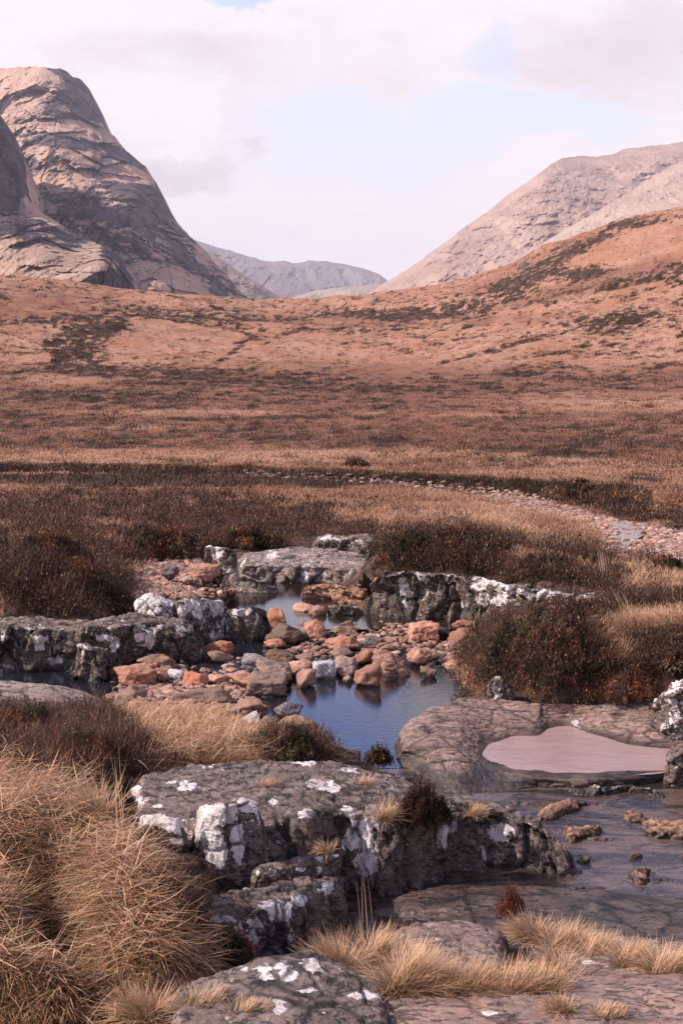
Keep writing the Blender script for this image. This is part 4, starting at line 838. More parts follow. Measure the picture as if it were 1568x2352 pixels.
# outcrop behind the upper pool
bx = [540, 580, 640, 700, 760, 820, 862]
outcrop('rock_outcrop', [
    (bx, [1272, 1268, 1262, 1258, 1262, 1270, 1282], [.30, .34, .36, .38, .36, .32, .28]),
    (bx, [1290, 1286, 1284, 1280, 1284, 1292, 1300], [.38, .40, .42, .44, .42, .40, .36]),
    (bx, [1298, 1298, 1300, 1298, 1302, 1310, 1318], [.40, .42, .42, .44, .42, .38, .34]),
    (bx, [1324, 1332, 1338, 1340, 1344, 1350, 1347], [.14, .1, .05, .03, .02, .02, .04])],
    ROCK, 'broad pale grey rock outcrop with cracked top behind the upper pool', res=.026, amp=.06, wl=.6, block=.10, bs=(.4, .4, .5), crack=.08, layer=.025, seed=101, lbase=.02, lich=[(625, 1275, 14, 9), (700, 1325, 12, 12), (840, 1330, 10, 12)])
outcrop('rock_outcrop', [
    ([718, 745, 780, 820, 845, 860], [1232, 1228, 1228, 1224, 1226, 1240], [.55, .6, .6, .62, .6, .5]),
    ([718, 745, 780, 820, 845, 860], [1242, 1240, 1240, 1238, 1240, 1250], [.53, .56, .56, .58, .56, .46]),
    ([720, 745, 780, 820, 845, 860], [1262, 1268, 1275, 1288, 1290, 1285], [.3, .25, .2, .15, .15, .2])],
    ROCKD, 'dark square-cut crag with mossy top at the back of the outcrop, beside black heather', res=.028, amp=.06, wl=.4, block=.10, bs=(.4, .4, .6), seed=103, lbase=.0, endw=.12)
outcrop('lichen_rock', [
    ([462, 480, 505, 530, 546], [1262, 1252, 1253, 1256, 1268], [.80, .86, .86, .84, .74]),
    ([462, 482, 508, 532, 546], [1272, 1265, 1266, 1268, 1278], [.76, .82, .82, .8, .7]),
    ([465, 485, 510, 532, 545], [1300, 1312, 1318, 1316, 1306], [.4, .3, .28, .3, .36])],
    ROCKD, 'squarish white-speckled boulder beside the heather at the left end of the outcrop', res=.022, amp=.05, wl=.4, block=.05, bs=(.3, .3, .4), seed=107, lbase=.07, cat='boulder', endw=.12)
outcrop('rock_block', [
    ([500, 530, 560, 590, 620, 650], [1322, 1316, 1318, 1330, 1338, 1348], [.40, .45, .42, .34, .3, .2]),
    ([500, 530, 560, 590, 620, 650], [1332, 1328, 1330, 1340, 1346, 1353], [.36, .4, .38, .3, .26, .18]),
    ([500, 530, 565, 595, 625, 650], [1358, 1362, 1366, 1370, 1370, 1366], [.05, .0, .0, 0, 0, 0])],
    ROCK, 'low pinkish cracked rock at the far left bank of the upper pool', res=.024, amp=.05, wl=.35, block=.07, bs=(.3, .3, .3), seed=109, lbase=.0, endw=.15)
outcrop('rock_block', [
    ([680, 710, 750, 790, 830, 856], [1352, 1342, 1338, 1342, 1350, 1360], [.25, .38, .42, .4, .34, .2]),
    ([680, 710, 750, 790, 830, 856], [1362, 1356, 1354, 1356, 1362, 1368], [.2, .3, .34, .32, .28, .16]),
    ([682, 710, 750, 790, 830, 856], [1380, 1384, 1386, 1388, 1390, 1390], [-.02, -.02, -.02, .05, .05, .05])],
    ROCKO, 'reddish layered rock shelf behind the small rocks on the right of the upper pool', res=.022, amp=.05, wl=.35, block=.07, bs=(.3, .3, .2), crack=.06, seed=113, endw=.15)
outcrop('rock_block', [
    ([742, 765, 790, 815, 838], [1396, 1388, 1388, 1390, 1402], [.32, .40, .40, .38, .28]),
    ([742, 765, 790, 815, 838], [1402, 1396, 1396, 1398, 1408], [.3, .36, .36, .34, .25]),
    ([744, 765, 790, 815, 838], [1426, 1430, 1432, 1430, 1426], -.08)],
    ROCKD, 'dark crumbling rock at the waterside left of the tall dark wall', res=.02, amp=.04, wl=.3, block=.07, bs=(.2, .2, .25), seed=117, endw=.12)
# the tall dark wall
wx = [838, 862, 885, 920, 975, 1030, 1072, 1090, 1130, 1180, 1260, 1340, 1415]
outcrop('rock_wall', [
    (wx, [1345, 1325, 1310, 1304, 1308, 1312, 1322, 1318, 1330, 1342, 1350, 1358, 1364], [.75, .95, 1.1, 1.2, 1.2, 1.2, 1.15, 1.18, 1.15, 1.1, 1.1, 1.1, 1.05]),
    (wx, [1352, 1332, 1322, 1316, 1320, 1324, 1334, 1330, 1344, 1354, 1360, 1366, 1370], [.70, .9, 1.05, 1.15, 1.15, 1.15, 1.1, 1.13, 1.08, 1.04, 1.05, 1.07, 1.03]),
    (wx, [1395, 1385, 1378, 1372, 1378, 1378, 1380, 1374, 1376, 1374, 1374, 1376, 1378], [.35, .45, .5, .6, .6, .6, .62, .7, .78, .88, .94, .98, .98]),
    (wx, [1428, 1436, 1440, 1442, 1444, 1440, 1434, 1430, 1424, 1410, 1400, 1396, 1394], [-.1, -.1, -.1, -.1, -.1, -.05, .05, .15, .3, .55, .72, .8, .85])],
    ROCKD, 'tall dark rock wall with white lichen blotches, tapering right into the heather', res=.024, amp=.06, wl=.5, block=.10, bs=(.35, .35, .8), crack=.08, layer=.015, seed=121, lbase=.0,
    lich=[(925, 1345, 12, 20), (935, 1365, 10, 14), (928, 1395, 5, 16), (975, 1330, 8, 8), (1100, 1345, 16, 16), (1130, 1335, 30, 10), (1160, 1350, 22, 12), (1110, 1375, 16, 14), (1200, 1358, 30, 8), (1270, 1362, 40, 7), (1150, 1375, 14, 14), (1320, 1372, 36, 5), (1380, 1376, 30, 4), (1180, 1385, 10, 8), (1240, 1372, 30, 6), (1060, 1390, 8, 7)])
outcrop('rock_slab', [
    ([1046, 1062, 1080, 1100], [1575, 1570, 1576, 1590], [.05, .10, .1, .05]),
    ([1046, 1062, 1080, 1102], [1582, 1580, 1586, 1598], [.05, .1, .1, .05]),
    ([1048, 1064, 1082, 1102], [1600, 1602, 1606, 1610], -.06)],
    ROCKP, 'small pale slab at the water edge under the heather, behind the pink slab', res=.016, amp=.02, wl=.2, block=.02, bs=(.2, .2, .2), seed=127, endw=.08, sink=.1)
# crags on the hill skyline
def crag(xs, tops, h1, h2, Y, label, seed, big=1.0):
    n = np.array(tops, float)
    return outcrop('rock_crag', [(xs, n, Y + 6.), (xs, n + h1*.35, Y - 2.), (xs, n + h1, Y - 4.), (xs, n + h2, Y - 9.)], CRAGM, label, res=.55, amp=1.1*big, wl=9, block=2.2*big, bs=(5, 5, 6), crack=1.0, layer=.3, sm=30, seed=seed, sink=6, endw=6)
CRAGM = bedrock('hill_crag_rock', (.065, .048, .045), (.12, .088, .08), (.04, .03, .03), lich_th=.9, aniso=(.12, .12, .3))
crag([1185, 1215, 1245, 1270, 1300, 1330, 1350], [628, 606, 586, 572, 560, 551, 549], 12, 36, 455., 'long dark crag along the skyline of the right hill', 131)
crag([1150, 1180, 1215, 1250, 1290], [662, 650, 640, 628, 622], 8, 24, 430., 'lower dark crag just under the long skyline crag on the right hill', 133)
crag([1395, 1420, 1450, 1485, 1520], [524, 512, 505, 503, 506], 8, 22, 490., 'highest grey crag near the right edge of the skyline', 137)
crag([822, 838, 860, 885, 905], [706, 694, 690, 691, 698], 8, 20, 410., 'small flat-topped dark crag on the skyline right of the valley gap', 139, .8)
crag([905, 935, 965, 1000, 1020], [700, 694, 692, 692, 697], 4, 12, 415., 'low dark crag strip right of the flat-topped crag', 141, .6)
# press the ground down under the bedrock so that it never breaks through
def settle():
    global GRID, UNDER
    c = .09; A = np.concatenate([f for f in FOOT if f[:, 1].mean() < 60]); x0_, y0_ = A[:, 0].min() - 1, A[:, 1].min() - 1
    nx, ny = int((A[:, 0].max() + 1 - x0_)/c) + 1, int((A[:, 1].max() + 1 - y0_)/c) + 1
    M = np.full((nx, ny), -99.); ix, iy = ((A[:, 0] - x0_)/c).astype(int), ((A[:, 1] - y0_)/c).astype(int); np.maximum.at(M, (ix, iy), A[:, 2])
    M[M < -50] = 99.; O = M.copy()
    for dx in range(-2, 3):
        for dy in range(-2, 3): O = np.minimum(O, np.roll(np.roll(M, dx, 0), dy, 1))
    jx, jy = ((GRID[..., 0] - x0_)/c).astype(int), ((GRID[..., 1] - y0_)/c).astype(int)
    ok = (jx >= 0) & (jx < nx) & (jy >= 0) & (jy < ny); zc = np.full(jx.shape, 99.); zc[ok] = O[jx[ok], jy[ok]]
    UNDER = zc < 50
    GRID[..., 2] = np.minimum(GRID[..., 2], zc - .10)
    ground.data.vertices.foreach_set('co', GRID.reshape(-1, 3).astype(np.float32).ravel()); ground.data.update()
settle()
# ------------------------------------------------------------------ loose boulders
_bm = bmesh.new(); bmesh.ops.create_icosphere(_bm, subdivisions=5, radius=1)
ICO5 = np.array([v.co[:] for v in _bm.verts]); ICOF5 = np.array([[v.index for v in f.verts] for f in _bm.faces]); _bm.free()
_bm = bmesh.new(); bmesh.ops.create_icosphere(_bm, subdivisions=4, radius=1)
ICO4 = np.array([v.co[:] for v in _bm.verts]); ICOF4 = np.array([[v.index for v in f.verts] for f in _bm.faces]); _bm.free()
_bm = bmesh.new(); bmesh.ops.create_icosphere(_bm, subdivisions=2, radius=1)
ICO2 = np.array([v.co[:] for v in _bm.verts]); ICOF2 = np.array([[v.index for v in f.verts] for f in _bm.faces]); _bm.free()
_bm = bmesh.new(); bmesh.ops.create_icosphere(_bm, subdivisions=1, radius=1)
ICO1 = np.array([v.co[:] for v in _bm.verts]); ICOF1 = np.array([[v.index for v in f.verts] for f in _bm.faces]); _bm.free()
def rockshape(seed, V=ICO4, shape='angular', sharp=46, rough=.03, planes=None):
    r_ = np.random.RandomState(seed)
    if planes is None:
        n = {'angular': 13, 'round': 22, 'slab': 13, 'block': 8}[shape]
        N = r_.normal(size=(n, 3)); N /= np.linalg.norm(N, axis=1)[:, None]; D = r_.uniform(.52, .95, n)
        if shape == 'round': D = r_.uniform(.74, .96, n)
        if shape in ('block',):
            a = r_.uniform(-.25, .25); B = np.array([[math.cos(a), math.sin(a), 0], [-math.cos(a), -math.sin(a), 0], [-math.sin(a), math.cos(a), 0], [math.sin(a), -math.cos(a), 0], [0, 0, 1], [0, 0, -1]]) + r_.normal(size=(6, 3))*.10
            N = np.concatenate([B/np.linalg.norm(B, axis=1)[:, None], N[:4]]); D = np.concatenate([np.full(6, .72), np.full(4, .98)])
        F6 = np.array([[1, 0, 0], [-1, 0, 0], [0, 1, 0], [0, -1, 0], [0, 0, 1], [0, 0, -1]]); N = np.concatenate([N, F6]); D = np.concatenate([D, np.full(6, 1.0)])
    else: N, D = planes
    c = np.clip(V @ N.T, 1e-3, None)/D[None]
    k = (c**sharp).sum(1)**(1/sharp)
    P = V/k[:, None]
    P = P/np.abs(P).max(0)
    fa_, _g = facets(P*1.7 + seed*1.7, seed); fb_, _g = facets(P*4.2 + seed*.7, seed+3); P = P*(1 + .10*fa_ + .045*fb_)[:, None]
    nrm = V
    P = P + nrm*(rough*fbm(P*2.5 + seed*3.1, 5, seed=seed, gain=.55))[:, None] - nrm*(rough*.8*(1 - ridged(P*2 + seed, 3, seed=seed+1)).clip(0, 2)*.4)[:, None]
    return P
BOULDERS = []
def boulder(x0, x1, y0, y1, mat, label, shape='angular', zb=0.0, seed=None, yaw=None, group=None, name='boulder', depth=None, tilt=0., V=None, cat='boulder', planes=None, sharp=46):
    seed = seed if seed is not None else len(BOULDERS)*7 + 3
    r_ = np.random.RandomState(seed + 1000)
    Yb = (zb - CAMZ)/float(tz((x0+x1)/2, y1)); mpp = Yb/FPX*1.02
    _m = (x0+x1)/2; _h = (x1-x0)*.56; x0, x1 = _m - _h, _m + _h; y0 -= (y1-y0)*.08
    wd = (x1-x0)*mpp; tot = (y1-y0)*mpp; dep = depth*wd if depth else min(.85*wd, tot*1.5)
    sn = .30; h = max((tot - dep*.38*sn)/.955, tot*.62)
    big = wd > .45
    P = rockshape(seed, (ICO5 if big else ICO4) if V is None else V, shape, rough=.085, planes=planes, sharp=sharp)
    bury = .22*h
    P = P*np.array([wd/2, dep/2, (h + bury)/2])
    c, s = math.cos(tilt), math.sin(tilt); P = np.stack([P[:, 0]*c - P[:, 2]*s, P[:, 1], P[:, 0]*s + P[:, 2]*c], 1)
    P[:, 2] -= P[:, 2].min() + bury
    Yc = Yb + dep*.42; cxx = float(tx((x0+x1)/2, y1))*Yc
    P = P + np.array([cxx, Yc, zb])
    F = ICOF5 if (V is None and big) else (ICOF4 if V is None else ICOF2)
    o = mesh(name, P, F, mat, loc=(cxx, Yc, zb - bury*.5)); BOULDERS.append((cxx, Yc, wd)); return tag(o, label, cat, group)
B = boulder
# left of the main pool
B(264, 356, 1522, 1584, ORANGE, 'largest angular orange boulder with a flat lit face, left of the main pool', 'angular', seed=5, sharp=40)
B(251, 290, 1528, 1556, ORANGE, 'orange block tucked behind the left side of the largest orange boulder', 'slab')
B(335, 362, 1523, 1544, ORANGE, 'small bright orange cube perched behind the largest orange boulder', 'block')
B(323, 402, 1504, 1533, BROWN, 'brown pebbly rock under the dark ledge, behind the largest orange boulder', 'round', zb=.05)
B(386, 422, 1538, 1566, WHITEST, 'small pale grey pointed stone among red ones, left of the main pool', 'angular')
B(366, 408, 1530, 1554, BROWN, 'dull red-brown stone behind the small pale grey pointed stone')
B(353, 388, 1548, 1572, ORANGE, 'orange stone wedged between the largest orange boulder and the pale pointed stone', 'round')
B(422, 480, 1547, 1586, ORANGE, 'lumpy orange boulder on the near side of the dark inlet', 'round', seed=31)
B(465, 520, 1550, 1576, ORANGE, 'long orange slab resting against the lumpy orange boulder', 'slab')
B(358, 410, 1572, 1606, ORANGE, 'wet-sided orange rock in the gap with blue water, below the lumpy boulder', 'angular')
B(270, 340, 1577, 1630, BROWN, 'brownish grey rounded boulder in front of the largest orange one', 'round', seed=42)
B(404, 545, 1580, 1644, BROWN, 'broad speckled grey-brown boulder above the straw grass', 'round', seed=44, depth=.6)
B(300, 346, 1610, 1640, PINKST, 'pink stone at the grass edge left of three small ones')
B(338, 380, 1606, 1630, PINKST, 'flat pink stone between the brown rounded boulder and the broad speckled one', 'slab')
B(380, 414, 1602, 1634, PINKST, 'pinkish grey stone touching the left end of the broad speckled boulder')
B(494, 522, 1622, 1652, PINKST, 'small rounded pink stone at the right end of the broad speckled boulder', 'round')
B(521, 615, 1612, 1658, BROWN, 'dark brown flat-topped rock behind the pale pointed stone by the grass', 'angular', seed=61)
B(552, 606, 1632, 1690, WHITEST, 'pale grey pointed boulder at the tip of the straw grass beside the pool', 'angular', seed=66, sharp=30)
B(626, 694, 1616, 1656, GREYST, 'grey and white striped boulder in the left of the main pool', 'slab', seed=71, sharp=30)
B(602, 640, 1648, 1670, BROWN, 'small brown stone in the water left of the striped boulder', 'round')
B(634, 737, 1648, 1700, BROWN, 'flat rust-topped rock jutting into the pool above the heather clump', 'slab', seed=75, depth=.9)
B(561, 640, 1506, 1556, GREYST, 'tent-shaped grey boulder behind the red-brown wedge, left of the white cube stone', 'angular', seed=79)
B(593, 682, 1526, 1578, BROWN, 'red-brown wedge of rock with one sloping side, left of the white cube stone', 'angular', seed=83)
B(530, 594, 1545, 1582, ORANGE, 'pale orange slab tilted toward the dark inlet', 'slab', seed=87)
B(570, 658, 1553, 1602, BROWN, 'pitted brown boulder at the left corner of the main pool', 'block', seed=91)
B(683, 723, 1542, 1581, ORANGE, 'orange wedge at the waterline just left of the white cube stone', 'angular', seed=95)
B(662, 718, 1518, 1558, ORANGE, 'rough orange block behind the orange wedge and white cube stone', 'round', seed=99)
B(716, 772, 1519, 1562, WHITEST, 'white square-cut quartz stone at the head of the main pool', 'block', seed=104, sharp=44)
B(470, 540, 1478, 1510, ORANGE, 'orange slab at the foot of the square white-capped block', 'slab', seed=108)
B(478, 535, 1496, 1524, ORANGE, 'wet orange stone on the dark inlet under the square block', 'slab', seed=112)
# between the upper pool and the stone bar
B(614, 656, 1393, 1438, ORANGE, 'upright orange and dark boulder leaning on the square white-capped block', 'angular', seed=117)
B(608, 660, 1430, 1452, ORANGE, 'small orange stone at the foot of the upright orange and dark boulder')
B(608, 698, 1440, 1486, BROWN, 'broad grey-brown rock with a pale flat top between the inlet and the upper pool', 'slab', seed=123)
B(664, 720, 1436, 1470, GREYST, 'blue-grey striped stone between two orange boulders at the outlet of the upper pool', 'slab', seed=127)
B(697, 745, 1426, 1470, ORANGE, 'knobbly round orange boulder beside the blue-grey striped stone', 'round', seed=131)
B(682, 712, 1428, 1445, ORANGE, 'little orange stone behind the blue-grey striped stone', 'round')
B(614, 680, 1496, 1534, BROWN, 'flat brown rock with dark pits beside the narrow inlet', 'slab', seed=139)
B(674, 718, 1502, 1526, BROWN, 'low dark brown stone between the inlet and the stone bar', 'round', seed=143)
B(708, 750, 1394, 1420, BROWN, 'smooth rounded red-brown boulder in the right of the upper pool', 'round', seed=147)
B(675, 728, 1384, 1412, ORANGE, 'low knobbly orange rock in the upper pool beside the smooth rounded one', 'round', seed=149)
# stone bar
B(782, 816, 1424, 1450, ORANGE, 'pointed orange stone at the back left of the stone bar', 'angular', seed=151)
B(764, 824, 1440, 1468, BROWN, 'brown-grey sloping stone in front of the pointed orange one', 'angular', seed=155)
B(607, 655, 1468, 1492, ORANGE, 'orange stone left of the flat brown rock by the inlet', 'round', zb=0, seed=157)
B(830, 878, 1460, 1486, DKSTONE, 'dark slate-grey flat stone in the middle of the stone bar', 'slab', seed=161)
B(936, 1002, 1434, 1480, ORANGE, 'large blocky pale orange boulder under the tall dark wall', 'block', seed=165)
B(984, 1034, 1438, 1466, DKSTONE, 'dark grey stone right of the large blocky pale orange boulder', 'slab', seed=169)
B(1040, 1102, 1424, 1454, ORANGE, 'long orange stone against the heather at the back right of the stone bar', 'slab', seed=173)
B(1030, 1100, 1448, 1492, ORANGE, 'wide orange stone half under the heather at the right end of the stone bar', 'round', seed=177)
B(805, 866, 1486, 1531, ORANGE, 'steep triangular orange boulder at the centre of the stone bar', 'angular', seed=181)
B(748, 824, 1462, 1500, ORANGE, 'broad low orange boulder left of the slate-grey flat stone', 'round', seed=185)
B(757, 806, 1486, 1514, BROWN, 'rounded tan and brown stone left of the steep triangular one', 'round', seed=189)
B(768, 820, 1508, 1548, PINKST, 'pale pinkish orange boulder just right of the white cube stone', 'angular', seed=193)
B(778, 812, 1535, 1560, PINKST, 'small pinkish white stone at the waterline right of the white cube stone', 'round', seed=197)
B(788, 808, 1552, 1570, PINKST, 'smallest round pink stone at the pool edge', 'round', seed=201)
B(808, 870, 1528, 1578, ORANGE, 'sharp-edged orange boulder with a wet dark foot at the head of the main pool', 'angular', seed=205, sharp=40)
B(848, 936, 1500, 1552, ORANGE, 'longest orange boulder sloping down into the main pool', 'slab', seed=209, depth=.5)
B(932, 986, 1490, 1531, ORANGE, 'plump smooth orange boulder right of the longest sloping one', 'round', seed=213)
B(968, 1002, 1530, 1558, BROWN, 'dark-footed brown stone standing in the right of the main pool', 'angular', seed=217)
B(1022, 1060, 1518, 1544, ORANGE, 'rounded orange stone at the right bank of the main pool', 'round', seed=221)
B(872, 908, 1478, 1503, BROWN, 'reddish brown flat stone behind the longest sloping boulder', 'slab', seed=225)
B(443, 506, 1292, 1330, ORANGE, 'broad pale orange boulder in front of the squarish white-speckled one', 'angular', zb=.22, seed=233)
B(412, 448, 1322, 1344, PINKST, 'flat pale pink stone by the gravel below the broad pale orange boulder', 'slab', zb=.1, seed=237, depth=1.2)
B(372, 412, 1300, 1330, DKSTONE, 'dark lichen-flecked boulder among the red gravel at the left', 'round', zb=.15, seed=241)
B(858, 882, 1328, 1350, ORANGE, 'orange stone at the upper left foot of the tall dark wall', 'angular', zb=.45, seed=245)
# the cobbles nobody can tell apart
rng = np.random.RandomState(11)
BAR = [(740, 1455), (800, 1440), (1090, 1440), (1095, 1480), (1050, 1540), (960, 1530), (930, 1500), (870, 1530), (760, 1520), (700, 1520), (680, 1490)]
LEFTB = [(255, 1540), (300, 1520), (520, 1548), (560, 1590), (520, 1640), (300, 1640), (260, 1600)]
MIDB = [(600, 1440), (680, 1470), (720, 1540), (700, 1560), (600, 1545), (610, 1500)]
RIM = [(470, 1340), (560, 1350), (560, 1366), (470, 1372)]
LAND = [('white cube stone', 744, 1560), ('largest angular orange boulder', 310, 1584), ('pale pointed stone', 404, 1566), ('broad speckled boulder', 475, 1644), ('steep triangular boulder', 835, 1531), ('slate-grey flat stone', 854, 1486), ('blocky pale boulder', 969, 1480),
    ('longest sloping boulder', 892, 1552), ('plump smooth boulder', 959, 1531), ('blue-grey striped stone', 692, 1470), ('knobbly round boulder', 721, 1470), ('rounded tan and brown stone', 781, 1514), ('broad low orange boulder', 786, 1500), ('pointed orange stone', 799, 1450), ('brown-grey sloping stone', 794, 1468),
    ('dark-footed brown stone', 985, 1558), ('dark grey stone by the wall', 1009, 1466), ('lumpy orange boulder', 451, 1586), ('tent-shaped grey boulder', 600, 1556), ('red-brown wedge', 637, 1578), ('pale boulder at the grass tip', 579, 1690), ('square white-capped block', 565, 1492), ('rust-red twiggy plant', 522, 1402),
    ('brownish rounded boulder', 305, 1630), ('flat pink stone', 359, 1630), ('long orange slab by the inlet', 492, 1576), ('wide stone under the heather', 1065, 1492), ('rounded stone on the right bank', 1041, 1544), ('flat pitted brown rock', 647, 1534), ('dark flat-topped brown rock', 568, 1658)]
USED = set()
def cobble_label(x, y, s, mat, shape):
    colr = {'orange_granite': 'orange', 'pink_granite': 'pinkish', 'brown_stone': 'brown'}[mat.name]
    size = 'tiny' if s < 19 else ('small' if s < 26 else 'larger')
    shp = {'angular': 'angular', 'round': 'rounded', 'slab': 'flat', 'block': 'blocky'}[shape]
    for name, lx_, ly_ in sorted(LAND, key=lambda q: (q[1]-x)**2 + 4*(q[2]-y)**2)[:6]:
        dx, dy = x - lx_, (y - ly_)*1.6
        rel = ('left of' if dx < 0 else 'right of') if abs(dx) > abs(dy)*1.2 else ('in front of' if dy > 0 else 'behind')
        for pre in ('', 'close ' if math.hypot(dx, dy) < 40 else 'a little way '):
            l = ('%s %s %s cobble %s%s the %s' % (size, shp, colr, pre, rel, name)).replace('close left', 'just left').replace('close right', 'just right').replace('close in', 'just in').replace('close behind', 'just behind')
            if l not in USED: USED.add(l); return l
    return None
def cobbles(poly, n, smin, smax, label, group, mats, zb=0.0):
    xs = [p[0] for p in poly]; ys = [p[1] for p in poly]; k = 0; tries = 0
    placed = []
    while k < n and tries < n*60:
        tries += 1
        x = rng.uniform(min(xs), max(xs)); y = rng.uniform(min(ys), max(ys))
        if not inpoly(np.array([x]), np.array([y]), poly)[0]: continue
        s = rng.uniform(smin, smax)*(.6 + .4*rng.rand())
        if any(abs(x-a)*2 < (s+b)*.62 and abs(y-c)*3.6 < (s+b)*.7 for a, c, b in placed): continue
        placed.append((x, y, s)); k += 1
        m = mats[rng.randint(len(mats))]
        shp = ['angular', 'round', 'slab', 'angular'][rng.randint(4)]
        B(x - s/2, x + s/2, y - s*rng.uniform(.4, .7), y, m, cobble_label(x, y, s, m, shp) or label, shp, zb=zb, group=group, name='cobble', seed=3000 + rng.randint(9000), cat='cobble')
cobbles(BAR, 210, 13, 32, 'small reddish orange cobble in the stone bar across the head of the main pool', 'cobbles in the stone bar', [ORANGE, ORANGE, ORANGE, PINKST, BROWN])
cobbles(LEFTB, 125, 13, 30, 'small red cobble among the boulders left of the main pool', 'cobbles left of the main pool', [ORANGE, BROWN, PINKST, ORANGE])
cobbles(MIDB, 34, 12, 26, 'small red cobble around the narrow inlet between the two pools', 'cobbles by the narrow inlet', [ORANGE, BROWN])
cobbles(RIM, 16, 14, 24, 'small orange cobble at the left bank of the upper pool', 'cobbles at the left bank of the upper pool', [ORANGE, PINKST, BROWN], .06)

# uncounted gravel
def gravel(name, poly, n, smin, smax, cols, label, zoff=0.0, yr=(8, 70), tester=None):
    r_ = np.random.RandomState(5); ctr = GRID[:-1, :-1].reshape(-1, 3); px, py = PROJ(ctr)
    ok = inpoly(px, py, poly).reshape(AREA.shape) & (ctr[:, 1].reshape(AREA.shape) > yr[0]) & (ctr[:, 1].reshape(AREA.shape) < yr[1])
    P, k = strew(n, (np.clip(AREA, .02, None))*ok, r_)
    ICOg, ICOFg = (ICO1, ICOF1) if n > 5000 else (ICO2, ICOF2)
    base = [rockshape(900+i, ICOg, 'angular', rough=.06) for i in range(12)]
    s = r_.uniform(smin, smax, n)*r_.choice([.6, .8, 1, 1.5], n); ya = r_.uniform(0, 6.28, n); idx = r_.randint(0, 12, n)
    Bs = np.array(base)[idx]*np.stack([s, s*r_.uniform(.6, 1, n), s*r_.uniform(.3, .6, n)], 1)[:, None, :]
    c, s_ = np.cos(ya)[:, None], np.sin(ya)[:, None]
    X = Bs[..., 0]*c - Bs[..., 1]*s_; Yv = Bs[..., 0]*s_ + Bs[..., 1]*c
    V = np.stack([X, Yv, Bs[..., 2]], -1) + P[:, None, :] + np.array([0, 0, zoff])
    F = (ICOFg[None] + (np.arange(n)*len(ICOg))[:, None, None]).reshape(-1, 3)
    cc = np.array(cols)[r_.randint(0, len(cols), n)]*r_.uniform(.7, 1.25, n)[:, None]
    o = mesh(name, V.reshape(-1, 3), F, GRAV, smooth=False, col=np.repeat(cc, len(ICOg), 0)); return tag(o, label, 'gravel', kind='stuff')
GRAV, t, b = newmat('gravel_stones'); pos = t.node('ShaderNodeNewGeometry').outputs['Position']
nn = t.noise(pos, 18, 4, .6); t.l.new(t.mix(t.m('MULTIPLY', t.ramp(nn, .5, .65), .5), t.attr('col', 'Color'), (.10, .06, .05)), b.inputs['Base Color']); b.inputs['Roughness'].default_value = .85; bump(t, b, nn, .6, .02)
RED = [(.34, .16, .11), (.42, .22, .16), (.26, .15, .11), (.36, .23, .19), (.18, .12, .10)]
gravel('river_gravel', GRAVEL, 14000, .03, .11, RED + [(.42, .30, .27)], 'pinkish red river stones in the bend of the shallow river at the right', .0)
gravel('gravel', [(330, 1290), (460, 1290), (470, 1330), (620, 1350), (540, 1375), (440, 1380), (330, 1370), (270, 1400), (290, 1340)], 2600, .035, .09, RED, 'loose reddish gravel beside the heather left of the upper pool', .01)
gravel('gravel', [(255, 1500), (520, 1500), (700, 1440), (1100, 1430), (1050, 1545), (900, 1540), (700, 1560), (560, 1640), (250, 1640)], 4200, .03, .07, RED, 'small reddish gravel filling the gaps between the boulders around the main pool', .025)
# stony margin of the far stream
gravel('stream_stones', [(560, 1092), (700, 1098), (860, 1106), (1000, 1118), (1130, 1138), (1120, 1146), (1000, 1130), (860, 1116), (700, 1108), (560, 1100)], 300, .05, .11, [(.26, .17, .14), (.2, .13, .11), (.32, .24, .21)], 'line of pale stones along the foot of the far stream bank', .12)
# ------------------------------------------------------------------ plants
def blades(P, L, W, az, lean, curve, seg, col, tipk=1.15, rootk=.55, twist=None):
    n = len(P); th = np.zeros((n, seg+1, 3)); th[:, 0] = P; dl = (L/seg)[:, None]
    d = np.stack([np.cos(az), np.sin(az), 0*az], 1); up = np.array([0, 0, 1.])
    for k in range(seg):
        a = (lean + curve*(k+.5)/seg)[:, None]; th[:, k+1] = th[:, k] + dl*(np.sin(a)*d + np.cos(a)*up)
    tw = az + (np.pi/2 if twist is None else twist)
    wv = np.stack([np.cos(tw), np.sin(tw), 0*tw], 1)
    t = np.linspace(0, 1, seg+1); pr = (1 - t)**.6; pr[-1] = .08
    w_ = (W[:, None]*pr[None])[..., None]*wv[:, None]*.5
    V = np.concatenate([th - w_, th + w_], 1)                       # n, 2(seg+1), 3
    i = np.arange(seg); f = np.stack([i, i + seg + 1, i + seg + 2, i + 1], 1)
    F = (f[None] + (np.arange(n)*2*(seg+1))[:, None, None]).reshape(-1, 4)
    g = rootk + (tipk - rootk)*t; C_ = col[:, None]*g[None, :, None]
    return V.reshape(-1, 3), F, np.concatenate([C_, C_], 1).reshape(-1, 3)
def joinb(parts):
    V, F, C_, o = [], [], [], 0
    for v, f, c in parts: V.append(v); F.append(f + o); C_.append(c); o += len(v)
    return np.concatenate(V), np.concatenate(F), np.concatenate(C_)
STRAW = np.array([(.62, .385, .24), (.72, .48, .325), (.56, .315, .185), (.42, .21, .12), (.68, .445, .28)])
GREEN = np.array([(.20, .17, .06), (.26, .20, .08)])
RUST = np.array([(.38, .165, .09), (.29, .12, .066), (.46, .225, .13)])
HEA = np.array([(.056, .033, .022), (.085, .045, .029), (.032, .021, .015), (.032, .021, .015), (.13, .062, .038), (.068, .042, .028), (.21, .135, .095)])
rg = np.random.RandomState(77)
def pick(pal, n, r=rg): return pal[r.randint(0, len(pal), n)]*r.uniform(.75, 1.2, n)[:, None]

